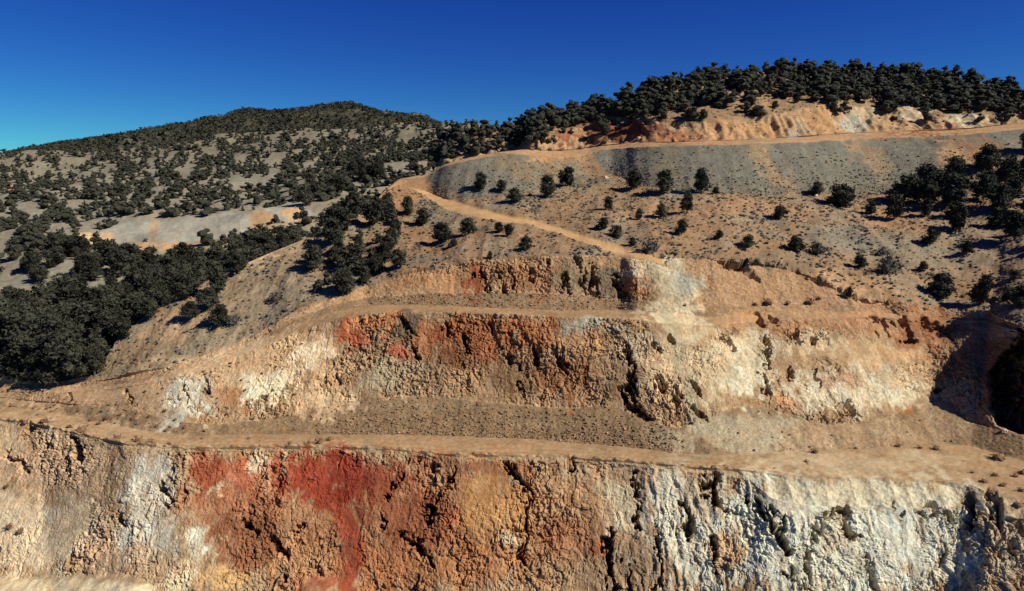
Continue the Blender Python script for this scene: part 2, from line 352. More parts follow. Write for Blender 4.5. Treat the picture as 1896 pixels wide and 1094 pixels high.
K['10'] = Curve(crest + [(740, 331), (790, 323), (820, 304), (870, 291), (925, 280), (960, 276), (1000, 277), (1050, 277), (1120, 268), (1200, 263), (1300, 261), (1400, 257), (1480, 252), (1560, 247), (1640, 243), (1740, 240), (1800, 236), (1896, 226), (2300, 188)])

BENCH_Z = -32.2
m1s = K['1s'](al)
d1s = BENCH_Z / m1s
def step(d, z, key, slope):
    m = K[key](al); dn = (z - slope * d) / (m - slope); return dn, m * dn
prof = {}
prof['1s'] = (d1s, np.full(NC, BENCH_Z))
prof['1'] = step(*prof['1s'], '1', along(al, [(-300, 1.0), (1300, 1.0), (1430, .8), (1800, .8), (2300, .8)]))
prof['0'] = step(*prof['1'], '0', along(al, [(-300, .85), (0, .9), (250, 1.15), (450, 1.35), (900, 1.4), (1300, 1.42), (1900, 1.4), (2300, 1.4)]))
prof['2'] = step(*prof['1s'], '2', along(al, [(-300, .06), (200, .03), (1200, .02), (2300, .02)]))
prof['3'] = step(*prof['2'], '3', along(al, [(-300, .3), (200, .4), (450, .55), (700, .65), (2300, .65)]))
prof['4'] = step(*prof['3'], '4', along(al, [(-300, .5), (150, .55), (300, .7), (450, .85), (600, 1.15), (700, 1.6), (1150, 1.6), (1250, 1.05), (1400, 1.0), (1600, 1.05), (1830, 1.2), (1890, 2.4), (1960, 3.2), (2300, 3.2)]))
prof['5'] = step(*prof['4'], '5', along(al, [(-300, .4), (450, .5), (600, .2), (680, .02), (1150, .02), (1230, .45), (1350, .65), (1600, .7), (1740, .8), (2300, .9)]))
prof['6'] = step(*prof['5'], '6', along(al, [(-300, .4), (450, .5), (620, .5), (700, .6), (1150, .65), (1300, .72), (2300, .8)]))
prof['7'] = step(*prof['6'], '7', along(al, [(-300, .4), (450, .45), (600, .55), (700, .7), (850, 1.3), (1100, 1.5), (1180, 1.0), (1230, .85), (1300, .8), (1600, .8), (1800, 1.0), (2300, 1.0)]))
prof['8'] = step(*prof['7'], '8', along(al, [(-300, .3), (150, .32), (300, .42), (500, .42), (700, .33), (800, .25), (1000, .22), (1400, .25), (1700, .28), (2300, .3)]))
d8, z8 = prof['8']; m8 = z8 / d8                     # the natural slope above the rim runs on evenly past the corner of the pit
far8 = sm(am2pix(al, m8)[0], 1480, 1660)
d8s = smooth1(np.where(far8 > 0, np.minimum(d8, np.interp(1480, am2pix(al, m8)[0], d8) * 1.04), d8), 2500, 0)
edge8 = np.interp(1480, am2pix(al, m8)[0], d8)
d8 = d8 * (1 - far8) + np.maximum(d8s, .93 * edge8) * far8
prof['8'] = (d8, m8 * d8)
prof['9'] = step(*prof['8'], '9', along(al, [(-300, .3), (650, .4), (740, .5), (800, .62), (2300, .66)]))
prof['10'] = step(*prof['9'], '10', along(al, [(-300, .2), (700, .2), (900, .14), (1000, .16), (2300, .16)]))
d10, z10 = prof['10']
right = sm(am2pix(al, K['10'](al))[0], 930, 1010)
prof['a'] = (d10 + 1.5, z10 - .25)
prof['b'] = (d10 + 10, z10 - .25 - 3.2)
prof['c'] = (d10 + 34, z10 - .25 - 13)

order = ['0', '1', '1s', '2', '3', '4', '5', '6', '7', '8', '9', '10', 'a', 'b', 'c']
rows_n = [196, 22, 26, 42, 124, 12, 18, 58, 92, 48, 8, 2, 4, 4]
Dd, Zz, strip, tt = [], [], [], []
for k in range(len(order) - 1):
    (d0, z0), (d1, z1) = prof[order[k]], prof[order[k + 1]]
    n = rows_n[k]
    for r in range(n):
        t = r / n; Dd.append(d0 + (d1 - d0) * t); Zz.append(z0 + (z1 - z0) * t); strip.append(k); tt.append(t)
Dd.append(prof['c'][0]); Zz.append(prof['c'][1]); strip.append(13); tt.append(1.0)
Dd = smooth1(np.array(Dd), 2, 0); Zz = smooth1(np.array(Zz), 2, 0)
NR = len(Dd); strip = np.array(strip); tt = np.array(tt)
Mm = Zz / Dd
PX, PY = am2pix(al[None, :], Mm)
P0 = np.stack([al[None, :] * Dd, Dd, Zz], -1)

def normals(P):
    du = np.gradient(P, axis=1); dv = np.gradient(P, axis=0)
    n = np.cross(du, dv); n /= np.linalg.norm(n, axis=2)[..., None] + 1e-9
    return n
N0 = smooth1(smooth1(normals(P0), 6, 0), 6, 1)
px, py = PX.ravel(), PY.ravel(); Pf = P0.reshape(-1, 3)
S = np.repeat(strip, NC); T = np.repeat(tt, NC)

# how broken the surface is
rough = np.choose(S, [1.0, .30, .05, .12, 1.0, .10, .15, .95, .16, .16, .05, .1, .1, .1]).astype(np.float32)
rough = smooth1(smooth1(rough.reshape(NR, NC), 2, 0), 2, 1).ravel()
right_am = sm(px, 1240, 1330)
rough = np.where((S == 7) | (S == 6), rough * (1 - right_am * .86), rough)                # sandy slope under the rim
rough = np.where((S == 7) | (S == 6), np.maximum(rough, .8 * sm(px, 1590, 1660) * (px < 2300)), rough)
rough = np.where(S == 1, rough * (1 - .6 * sm(px, 1380, 1450)), rough)
SMOOTH = [(60, 960, 110, 90, .45), (20, 880, 60, 60, .4), (130, 1090, 200, 26, .1), (285, 930, 40, 90, .6), (590, 880, 70, 40, .6), (895, 935, 55, 75, .35),
          (650, 1020, 20, 90, .3), (600, 1094, 50, 24, .1), (1250, 545, 60, 70, .06), (1270, 610, 60, 30, .25), (1600, 655, 110, 20, .2), (1440, 590, 140, 20, .35),
          (1330, 660, 90, 80, .6), (1560, 690, 200, 80, .65), (450, 690, 130, 60, .55), (330, 775, 40, 24, .2), (250, 740, 120, 30, .4), (1200, 570, 50, 22, .15), (1580, 920, 230, 26, .25),
          (760, 530, 110, 26, .35), (640, 560, 60, 30, .3), (876, 535, 16, 30, .3), (150, 720, 200, 24, .35), (1640, 1010, 110, 90, .6), (1590, 1050, 260, 70, .75), (1060, 900, 60, 30, .6)]
wn1 = fbm(Pf * .35, 3)
for cx, cy, rx, ry, f in SMOOTH:
    r = np.hypot((px - cx) / rx, (py - cy) / ry) + .3 * wn1
    rough = rough * (1 - (1 - sm(r, .75, 1.2)) * (1 - f))

disp = np.zeros(len(Pf), np.float32); crackm = np.zeros(len(Pf), np.float32)
sel = np.nonzero(rough > .17)[0]
q = Pf[sel].astype(np.float32); rs = rough[sel]
warpv = np.stack([fbm(q * .45 + o, 2) for o in (3., 47., 88.)], 1)
qw = q + .55 * warpv
big = perlin(qw * np.array([.17, .10, .06]) + 7)                       # buttresses and chutes
rid = 1 - np.abs(perlin(qw * np.array([.42, .25, .16]) + 31)) * 2
b1, e1 = worley(qw * np.array([.52, .40, .34]))
b2, e2 = worley(qw * np.array([1.25, .9, .85]) + 20)
b3, e3 = worley(qw * np.array([2.9, 2.2, 2.1]) + 40)
qv = q + .45 * warpv
b4, e4 = worley(qv * np.array([3.6, 2.4, 1.5]) + 80)
fine = .22 * (b1 - .5) + .26 * (b2 - .5) + .17 * (b3 - .5) + .15 * (b4 - .5) - .10 * np.exp(-e4 / .06)
zone = .35 + 1.0 * sm(fbm(q * np.array([.16, .12, .12]) + 300, 3), -.35, .55)          # some of the wall is broken, some planed smooth
bn = np.zeros(len(Pf), np.float32); bn[sel] = (b3 - .5) + .9 * (b2 - .5)
ribs = perlin(qw * np.array([1.5, .5, .22]) + 51) * sm(px[sel], 1080, 1250) * (S[sel] == 0)
dd = .45 * big + .06 * rid + zone * .88 * fine + .22 * ribs
dd -= zone * (.16 * np.exp(-e1 / .04) + .15 * np.exp(-e2 / .05) + .06 * np.exp(-e3 / .08))
dd += zone * .07 * fbm(q * np.array([3.2, 2.4, 1.8]), 3)
disp[sel] += rs * dd
nat = np.nonzero((S >= 8) & (S <= 13) | (S == 3) | (S == 2) | (S == 1) | (S == 5) | (S == 6) | (S == 7))[0]
q = Pf[nat].astype(np.float32)
und = fbm(q * .09, 3) * np.choose(S[nat], [0, 0, .10, .15, 0, .1, .15, .25, .75, .30, .12, .2, .6, .6])
gully = -np.abs(perlin(q * np.array([.33, .06, .06]) + 12)) * np.choose(S[nat], [0, .5, 0, .25, 0, 0, .2, .35, .35, .28, 0, 0, 0, 0])
peb = fbm(q * 2.2 + 9, 3) * np.choose(S[nat], [0, .08, .035, .07, 0, .06, .08, .07, .11, .09, .03, .03, .1, .1])
disp[nat] += und + gully + peb

CRACKS = [  # (line, half width px, depth m): the fissures and chutes that can be told apart
    ([(940, 862), (982, 910), (975, 944), (974, 981), (967, 1028), (969, 1055)], 6, 1.5), ([(842, 868), (815, 915), (795, 955)], 4, 1.0), ([(745, 880), (715, 925)], 4, .7),
    ([(1178, 876), (1180, 940), (1182, 978)], 6, 1.5), ([(1322, 880), (1318, 917), (1337, 946)], 13, 2.2), ([(1262, 930), (1276, 961), (1280, 995)], 9, 1.8),
    ([(1317, 990), (1322, 1020), (1325, 1060)], 7, 1.4), ([(1396, 922), (1415, 952), (1442, 995), (1462, 1022)], 11, 2.0), ([(1440, 950), (1448, 975)], 12, 1.5),
    ([(1524, 948), (1518, 975), (1512, 1000)], 9, 1.8), ([(1562, 950), (1566, 975), (1582, 995)], 13, 2.0), ([(1464, 1058), (1468, 1074)], 9, 1.6),
    ([(1667, 945), (1660, 960)], 8, 1.3), ([(1728, 940), (1726, 955)], 12, 1.4), ([(1757, 955), (1756, 972)], 7, 1.3), ([(1800, 925), (1793, 974)], 10, 2.0),
    ([(1846, 930), (1850, 974)], 11, 1.8), ([(1746, 1010), (1742, 1048)], 7, 1.4), ([(1872, 1000), (1878, 1045)], 7, 1.2), ([(1130, 985), (1128, 1060), (1140, 1094)], 9, 1.2),
    ([(1160, 1040), (1165, 1094)], 7, 1.1), ([(1220, 1000), (1225, 1094)], 6, .9), ([(1500, 1020), (1500, 1094)], 6, .8), ([(1610, 1030), (1620, 1090)], 6, .7),
    ([(300, 905), (318, 925), (312, 940)], 7, 1.4), ([(222, 952), (226, 972)], 6, 1.4), ([(136, 812), (148, 835), (146, 850)], 8, 1.6), ([(62, 793), (44, 812)], 5, 1.3),
    ([(18, 850), (40, 852), (50, 875)], 6, 1.3), ([(112, 885), (128, 880)], 5, 1.2), ([(122, 850), (118, 868)], 4, 1.0), ([(335, 880), (345, 930)], 5, 1.0), ([(78, 812), (86, 826)], 6, 1.1),
    ([(712, 962), (708, 975)], 8, 1.5), ([(740, 990), (760, 1005)], 10, 1.0), ([(800, 945), (792, 968)], 8, 1.4), ([(780, 1015), (795, 1045)], 10, 1.2), ([(520, 1060), (525, 1072)], 7, 1.2),
    ([(455, 970), (475, 985)], 9, 1.2), ([(505, 1000), (530, 1030)], 10, 1.0), ([(1060, 850), (1056, 872)], 7, 1.1), ([(780, 858), (800, 868)], 10, .8), ([(560, 970), (545, 985)], 6, .7),
    ([(989, 644), (992, 668)], 8, 1.3), ([(1028, 655), (1045, 690)], 9, 1.4), ([(958, 700), (962, 728)], 7, 1.2), ([(1155, 650), (1172, 678), (1168, 715), (1175, 748)], 11, 1.7),
    ([(1150, 730), (1165, 750), (1200, 772)], 9, 1.4), ([(860, 620), (864, 652)], 6, 1.1), ([(830, 605), (836, 622)], 6, .9), ([(905, 595), (918, 620)], 5, .9), ([(1220, 700), (1232, 722)], 8, 1.2),
    ([(1262, 735), (1256, 760)], 5, 1.0), ([(1290, 762), (1306, 776)], 5, 1.1), ([(1290, 715), (1300, 735)], 4, .9), ([(940, 660), (960, 680)], 8, 1.0), ([(760, 640), (770, 660)], 6, 1.1),
    ([(740, 585), (760, 615)], 9, 1.0), ([(1242, 622), (1247, 634)], 5, 1.1), ([(1215, 638), (1222, 652)], 5, 1.0),
    ([(886, 492), (892, 512), (904, 535)], 8, 1.4), ([(1043, 512), (1050, 542)], 8, 1.5), ([(1100, 500), (1106, 545)], 9, 1.5), ([(1140, 522), (1158, 552)], 8, 1.4), ([(1012, 480), (1014, 500)], 5, 1.0),
    ([(1080, 510), (1084, 540)], 6, 1.2), ([(945, 500), (950, 530)], 6, .9), ([(985, 500), (990, 520)], 5, .8), ([(1070, 480), (1072, 500)], 5, .8), ([(925, 515), (932, 540)], 7, .9),
    ([(1345, 622), (1358, 648)], 6, 1.2), ([(1422, 630), (1422, 680)], 6, 1.3), ([(1413, 692), (1424, 728)], 6, 1.3), ([(1513, 690), (1513, 715)], 4, .9), ([(1478, 622), (1480, 634)], 5, 1.1),
    ([(1506, 622), (1508, 640)], 5, 1.1), ([(1405, 588), (1412, 602)], 6, 1.0), ([(1433, 590), (1440, 598)], 6, .8), ([(1636, 600), (1640, 618)], 9, 1.2), ([(1672, 585), (1674, 605), (1688, 630)], 9, 1.5),
    ([(1716, 600), (1740, 606), (1758, 625)], 12, 1.4), ([(1742, 712), (1738, 735)], 5, 1.2), ([(1620, 590), (1612, 584)], 7, .8), ([(1460, 680), (1466, 700)], 6, .9), ([(1570, 745), (1580, 765)], 6, .8),
    ([(340, 715), (345, 745)], 6, 1.1), ([(378, 700), (384, 725)], 6, 1.0), ([(240, 730), (246, 748)], 5, .9), ([(130, 735), (132, 748)], 4, .8), ([(500, 720), (490, 740)], 5, .8), ([(620, 690), (632, 715)], 5, .7),
    ([(1330, 482), (1400, 488), (1459, 494), (1513, 516), (1560, 541), (1585, 554)], 5, 1.3), ([(1345, 486), (1375, 492)], 12, 1.4), ([(1385, 505), (1400, 518)], 8, .8), ([(1500, 512), (1525, 524)], 7, 1.2),
    ([(1210, 470), (1280, 473), (1330, 477)], 3, .6), ([(1590, 555), (1650, 562)], 3, .6),
]
wh = fbm(Pf * np.array([1.1, .8, .7]) + 400, 3)
wpx = px + 7 * wn1 + 10 * wh; wpy = py + 6 * wn1 + 6 * wh
for pts, hw, dep in CRACKS:
    x0 = min(p[0] for p in pts) - hw * 4; x1 = max(p[0] for p in pts) + hw * 4; y0 = min(p[1] for p in pts) - hw * 4; y1 = max(p[1] for p in pts) + hw * 4
    s_ = np.nonzero((px > x0) & (px < x1) & (py > y0) & (py < y1))[0]
    if len(s_):
        u_ = poly_dist(wpx[s_], wpy[s_], pts) / (hw * (1 + .9 * np.clip(wn1[s_] + wh[s_], -.7, .8)))
        g = np.clip(1.1 - 1.25 * u_ + .9 * bn[s_], 0, 1)
        disp[s_] -= 1.12 * dep * g * (1 + .8 * bn[s_])

# the track that climbs across the slope
TRACK = [(732, 333), (760, 340), (800, 360), (830, 377), (870, 388), (930, 402), (1000, 415), (1050, 430), (1100, 447), (1150, 462), (1200, 475), (1225, 481)]
tdist = poly_dist(px + 3 * wn1, py + 1.5 * wn1, TRACK)
tw = np.interp(px, [732, 800, 850, 950, 1050, 1150, 1225], [6, 9, 10, 6, 6, 7, 6])
rutd = ((S == 2) * (1 - sm(px, 1380, 1480)) * (np.exp(-((T - .30 + .06 * wn1) / .05) ** 2) + np.exp(-((T - .52 + .06 * wn1) / .05) ** 2))).astype(np.float32)
disp -= .07 * rutd
disp += (.034 * np.clip(py - 1064 - 6 * wn1, 0, 170) * (1 - sm(px, 230, 300)) * (S == 0) + .03 * np.clip(py - 1066 - 6 * wn1, 0, 170) * np.exp(-((px - 600) / 50) ** 2) * (S == 0)).astype(np.float32)   # fans of fines at the foot
disp += ((S == 2) * np.exp(-((T - .05) / .05) ** 2) * np.clip(.22 + .5 * wh, 0, .45) * (1 - sm(px, 1330, 1430))).astype(np.float32)
track = (1 - sm(tdist, tw * .7, tw * 1.2)) * ((S == 8) | (S == 7)).astype(np.float32)
disp = disp * (1 - .8 * track) - .2 * track
edge = np.minimum(1, np.arange(NR) / 3.)
PA = (Pf + N0.reshape(-1, 3) * disp[:, None]).reshape(NR, NC, 3)
# the shadowed recess at the right end of the bench
dark = [(1890, 606), (1872, 635), (1856, 660), (1838, 684), (1830, 698), (1836, 716), (1832, 740), (1836, 760), (1846, 786), (1870, 796), (1896, 806), (2300, 870), (2300, 730), (1950, 680), (1926, 664), (1908, 640)]
wj = wh.reshape(NR, NC)
dm = in_poly(PX + 9 * wj, PY + 7 * wj * (PY < 760), dark).astype(np.float32)
dm = smooth1(smooth1(dm, 2, 0), 2, 1)
push = -dm * (np.interp(PX, [1820, 1840, 1870, 1920, 1990, 2100], [3, 4, 4, 3, 1.5, 1.0]) + 1.1 * wj + 1.2 * bn.reshape(NR, NC))
PA *= (1 - push / Dd)[..., None]
PAf = PA.reshape(-1, 3)

# colours
def base_of(cols):
    return np.array([lin(c) for c in cols])
BA = base_of([(180, 144, 106), (180, 150, 112), (164, 128, 90), (140, 110, 78), (172, 134, 96), (164, 126, 88), (144, 112, 80), (176, 134, 94), (146, 112, 80),
              (116, 108, 95), (178, 134, 92), (140, 108, 78), (140, 124, 100), (140, 124, 100)])
cA = BA[S]
dumpw = sm(px, 770, 820) * ((S == 9).astype(float))
gap = (S == 9) & (px > 1000 + (py - 290) * .5) & (px < 1100 + (py - 290) * .8)         # soil saddle between the two dumps
natc = lin((146, 110, 78))
cA = np.where(((S == 9) & (dumpw < .5) | gap)[:, None], natc, cA)
gn = sm(fbm(Pf * np.array([.10, .10, .1]) + 140, 3), .0, .5)[:, None] * (S == 8)[:, None]
cA = cA * (1 - .55 * gn) + lin((132, 122, 106)) * .55 * gn
toe = ((S == 9) * (1 - sm(T, 0, .35)) * .4)[:, None]
cA = cA * (1 - toe) + lin((120, 102, 78)) * toe
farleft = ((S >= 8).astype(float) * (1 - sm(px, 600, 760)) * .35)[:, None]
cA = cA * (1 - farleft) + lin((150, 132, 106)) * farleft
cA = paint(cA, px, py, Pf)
tr3 = track[:, None]
cA = cA * (1 - .9 * tr3) + lin((190, 150, 104)) * .9 * tr3
# wheel ruts on the bench road
rut = ((S == 2) & (px < 1420)).astype(float)
rl = np.exp(-((T - .3 + .05 * wn1) / .05) ** 2) + np.exp(-((T - .5 + .05 * wn1) / .05) ** 2)
cA *= (1 + .12 * rut * rl)[:, None]
# iron stain running down the faces
fa = np.nonzero((S == 0) | (S == 4) | (S == 7))[0]
stn = sm(fbm(Pf[fa] * np.array([1.3, .5, .16]) + 200, 4), .15, .75)[:, None]
cA[fa] *= 1 - stn * np.array([.20, .27, .34])
cA = cA * KA

idx = np.arange(NR * NC).reshape(NR, NC)
quads = np.stack([idx[:-1, :-1], idx[:-1, 1:], idx[1:, 1:], idx[1:, :-1]], -1).reshape(-1, 4)
qS = S[quads[:, 0]]; qpx = px[quads].mean(1); qpy = py[quads].mean(1); qtr = track[quads].mean(1)
region = np.choose(qS, [0, 0, 1, 2, 3, 4, 5, 6, 7, 8, 9, 7, 7, 7])
region = np.where((region == 8) & ((qpx < 790) | gap[quads[:, 0]]), 7, region)
region = np.where((region == 9) & (qpx < 960), 7, region)
region = np.where(qtr > .5, 10, region)
region = np.where((region == 3) & (qpx > 1000) & (qpx > 1757) & in_poly(qpx, qpy, [(1826, 585), (1755, 690), (1756, 740), (1790, 790), (2300, 880), (2300, 640)]), 11, region)
REG = [
    ('quarry_face', 'lower quarry face with red, ochre and pale fractured rock below the wide bench', 'cliff', M_ROCK, False),
    ('dirt_road', 'broad tan dirt bench road above the lowest quarry face', 'road', M_DUST, True),
    ('talus_slope', 'brown gravel talus piled between the wide bench road and the middle face', 'talus', M_RUBBLE, True),
    ('quarry_face', 'middle quarry face of rust brown and cream rock above the wide bench', 'cliff', M_ROCK, False),
    ('quarry_bench', 'narrow tan ledge between the middle and upper quarry faces', 'bench', M_DUST, True),
    ('talus_slope', 'thin tan talus apron under the upper quarry face', 'talus', M_RUBBLE, True),
    ('quarry_face', 'short upper quarry face just under the natural hillside rim', 'cliff', M_ROCK, False),
    ('hillside', 'tan scrubby natural hillside between the quarry rim and the grey dump', 'hillside', M_SOIL, True),
    ('waste_rock_slope', 'grey waste rock dump slope below the upper road', 'slope', M_RUBBLE, True),
    ('dirt_road', 'thin dirt road along the crest of the grey waste dump', 'road', M_DUST, True),
    ('dirt_track', 'pale narrow track descending diagonally across the natural hillside', 'track', M_DUST, True),
    ('quarry_wall', 'dark shadowed quarry side wall at the right end of the bench', 'cliff', M_ROCK, False),
]
for k, (nm, lab, cat, mat, smo) in enumerate(REG):
    f = quads[region == k]
    if not len(f): continue
    u, inv = np.unique(f, return_inverse=True)
    o = add(nm, new_mesh(nm, PAf[u], inv.reshape(-1, 4), mat, cA[u], smo))
    tag(o, lab, cat, kind='structure')

class Sheet:
    def __init__(s, al, M, P, r0=0, r1=None):
        s.al, s.M, s.P, s.r0, s.r1 = al, M, P, r0, r1 or len(M)
    def at(s, x, y):
        a, m = pix2am(x, y)
        j = float(np.interp(a, s.al, np.arange(len(s.al)))); j0 = int(min(j, len(s.al) - 2)); fj = j - j0
        out = 0
        for jj, w in ((j0, 1 - fj), (j0 + 1, fj)):
            i = float(np.interp(m, s.M[s.r0:s.r1, jj], np.arange(s.r0, s.r1))); i0 = int(min(i, s.r1 - 2)); fi = i - i0
            out = out + w * (s.P[i0, jj] * (1 - fi) + s.P[i0 + 1, jj] * fi)
        return out
last10 = int(np.nonzero(strip == 11)[0][0])
SA = Sheet(al, np.maximum.accumulate(Mm, 0), PA, 0, last10)

# ------------------------------------------------------------------ the ridge above the top road (sheet D)
ND = 640
alD = np.linspace(pix2am(800, 250)[0], pix2am(2120, 250)[0], ND)
dA = np.interp(alD, al, d10); zA = np.interp(alD, al, z10)
pxD = am2pix(alD, zA / dA)[0]
left = 1 - sm(pxD, 950, 1000)
d0 = dA + 9 * left - .02; z0 = zA - 5.5 * left - .06
mk11 = Curve([(700, 275), (900, 262), (960, 262), (1000, 258), (1040, 250), (1080, 235), (1120, 216), (1160, 213), (1200, 222), (1260, 228), (1330, 224), (1420, 214), (1480, 203), (1530, 192), (1580, 192), (1620, 206), (1660, 200), (1700, 204), (1750, 213), (1800, 212), (1850, 221), (1896, 208), (2300, 170)])(alD)
mk12 = Curve([(700, 275), (820, 256), (900, 240), (950, 228), (1000, 220), (1040, 208), (1100, 193), (1150, 180), (1200, 164), (1260, 152), (1320, 140), (1400, 131), (1480, 128), (1560, 134), (1640, 137), (1720, 140), (1800, 150), (1860, 162), (1896, 172), (2300, 260)])(alD)
mk11 = np.minimum(mk11, mk12 - .012)
def stepm(d, z, m, s): dn = (z - s * d) / (m - s); return dn, m * dn
m_0 = z0 / d0
mk11 = np.maximum(mk11, m_0 + .004)
d1, z1 = stepm(d0, z0, mk11, np.interp(pxD, [800, 1000, 2200], [.5, .75, .75]))
d2, z2 = stepm(d1, z1, np.maximum(mk12, mk11 + .004), .42)
ctl = [(d0, z0), (d1, z1), (d2, z2), (d2 + 10, z2 + .3), (d2 + 60, z2 - 18)]
nr = [44, 60, 6, 6]
Dr, Zr, Sr = [], [], []
for k in range(4):
    for r in range(nr[k]):
        t = r / nr[k]; Dr.append(ctl[k][0] + (ctl[k + 1][0] - ctl[k][0]) * t); Zr.append(ctl[k][1] + (ctl[k + 1][1] - ctl[k][1]) * t); Sr.append(k)
Dr.append(ctl[4][0]); Zr.append(ctl[4][1]); Sr.append(3)
Dr = smooth1(np.array(Dr), 2, 0); Zr = smooth1(np.array(Zr), 2, 0); Sr = np.array(Sr)
def finish_sheet(al_, Dr, Zr, dispf, basef, name, label, cat, mat, warp=12, use=True, M0=None):
    n, m = Dr.shape
    P = np.stack([al_[None, :] * Dr, Dr, Zr], -1); N = normals(P)
    M = Zr / Dr; X, Y = am2pix(al_[None, :], M)
    q = P.reshape(-1, 3)
    P2 = (q + N.reshape(-1, 3) * dispf(q, X.ravel(), Y.ravel())[:, None])
    c = paint(basef(q, X.ravel(), Y.ravel()), X.ravel(), Y.ravel(), q, warp, use) * KA
    ii = np.arange(n * m).reshape(n, m)
    qd = np.stack([ii[:-1, :-1], ii[:-1, 1:], ii[1:, 1:], ii[1:, :-1]], -1).reshape(-1, 4)
    o = add(name, new_mesh(name, P2, qd, mat, c, True)); tag(o, label, cat, kind='structure')
    return Sheet(al_, np.maximum.accumulate(M if M0 is None else M0, 0), P2.reshape(n, m, 3)), X, Y
SrD = np.repeat(Sr, ND)
def dispD(q, x, y):
    cut = (SrD == 0).astype(np.float32)
    b, e = worley(q * np.array([.5, .35, .4]))
    g = -np.abs(perlin(q * np.array([.45, .1, .1]))) * 1.2 * cut
    ed = np.minimum(1, np.repeat(np.arange(len(Sr)), ND) / 5.)
    return ed * (fbm(q * .12, 3) * .7 + fbm(q * 1.1, 3) * .16 + g + cut * (.5 * (b - .5)))
def baseD(q, x, y):
    c = base_of([(170, 130, 92), (146, 112, 80), (136, 110, 82), (136, 110, 82)])[SrD]
    return c
SD, XD, YD = finish_sheet(alD, Dr, Zr, dispD, baseD, 'ridge', 'tree covered ridge with a pale road cut above the grey dump', 'ridge', M_SOIL, 8)
SD.r1 = sum(nr[:2])

# ------------------------------------------------------------------ the hillside across the gully (sheet B)
NB, RB = 460, 210
alB = np.linspace(pix2am(-320, 450)[0], pix2am(1080, 300)[0], NB)
mcB = Curve([(-400, 300), (0, 284), (100, 280), (200, 280), (330, 264), (480, 247), (560, 241), (650, 237), (720, 233), (800, 229), (900, 231), (1000, 240), (1200, 262)])(alB)
mB0 = Curve([(-400, 735), (1300, 735)])(alB)
sB = np.linspace(0, 1, RB)[:, None]
MB = mB0[None] + (mcB - mB0)[None] * sB
YB = am2pix(alB[None], MB)[1]
yc = YB[-1][None]
dB = np.interp((735 - YB) / (735 - yc) * 1.0, [0, .25, .45, .58, .70, .82, 1.0], [86, 108, 136, 160, 192, 236, 330])
ZB = MB * dB
under = 30 * sm(np.interp(alB, al, d10)[None] + .5 - dB, 0, 3)
ZB = ZB - under
Dr2 = np.concatenate([dB, dB[-1:] + 14, dB[-1:] + 80]); Zr2 = np.concatenate([ZB, ZB[-1:] + .2, ZB[-1:] - 18])
CUTB = [(138, 437), (200, 424), (268, 404), (330, 400), (450, 390), (560, 386), (600, 392), (560, 412), (480, 424), (400, 438), (330, 462), (280, 470), (200, 462), (170, 446)]
CUTL = [(150, 440), (300, 432), (420, 420), (560, 398)]
def dispB(q, x, y):
    l = poly_dist(x, y, CUTL); s = np.sign(0)
    notch = -2.2 * np.exp(-(l / 4.) ** 2) * ((x > 140) & (x < 570))
    return fbm(q * .03, 3) * 2.0 + fbm(q * .4, 3) * .2 + notch
BL_B = [ (485, 402, 26, 10, 0, (186, 142, 98), .9),
        (283, 416, 13, 14, 20, (184, 144, 104), .7), (210, 448, 44, 16, 0, (160, 152, 136), 1), (175, 434, 40, 7, -8, (200, 160, 118), 1), (540, 394, 24, 6, 0, (210, 164, 116), 1),
        (270, 452, 20, 10, 0, (206, 154, 110), .8), (320, 445, 26, 9, 0, (208, 156, 112), .8), (20, 345, 12, 8, 0, (200, 140, 90), .9), (100, 480, 60, 8, 0, (184, 146, 110), .6), (620, 296, 12, 6, 0, (196, 148, 104), .8), (645, 300, 10, 5, 0, (190, 120, 80), .7)]
def baseB(q, x, y):
    c = np.tile(lin((136, 126, 108)), (len(q), 1))
    n = sm(fbm(q * .05 + 70, 3), 0, .6)[:, None]
    c = c * (1 - .4 * n) + lin((160, 136, 106)) * .4 * n
    up = sm(y, 330, 270)[:, None] * .35
    c = c * (1 - 1.6 * up) + lin((116, 104, 82)) * 1.6 * up
    nx = x + 6 * fbm(q * .16, 3); ny = y + 4 * fbm(q * .16 + 9, 3)
    yl = np.interp(nx, [150, 300, 420, 560], [440, 432, 420, 398]); tap = sm(nx, 140, 230) * (1 - sm(nx, 540, 585))
    upg = ((1 - sm(yl - ny, 22 * tap, 30 * tap + 2)) * (ny < yl) * (tap > .02))[:, None]; c = c * (1 - upg) + lin((160, 150, 134)) * upg
    lo = ((1 - sm(ny - yl, 24 * tap, 34 * tap + 2)) * (ny >= yl) * (tap > .02))[:, None]; c = c * (1 - lo) + lin((170, 142, 108)) * lo
    for cx, cy, rx, ry, rot, colr, st in BL_B:
        t = math.radians(rot); dx, dy = nx - cx, ny - cy
        r = np.hypot((dx * math.cos(t) + dy * math.sin(t)) / rx, (-dx * math.sin(t) + dy * math.cos(t)) / ry)
        w = (st * (1 - sm(r, .7, 1.15)))[:, None]; c = c * (1 - w) + lin(colr) * w
    return c
SB, XB, YB2 = finish_sheet(alB, Dr2, Zr2, dispB, baseB, 'hillside', 'pale grey wooded hillside across the gully with an old road cut', 'hillside', M_FAR, 0, False, np.concatenate([MB, MB[-1:], MB[-1:]]))
SB.r1 = RB

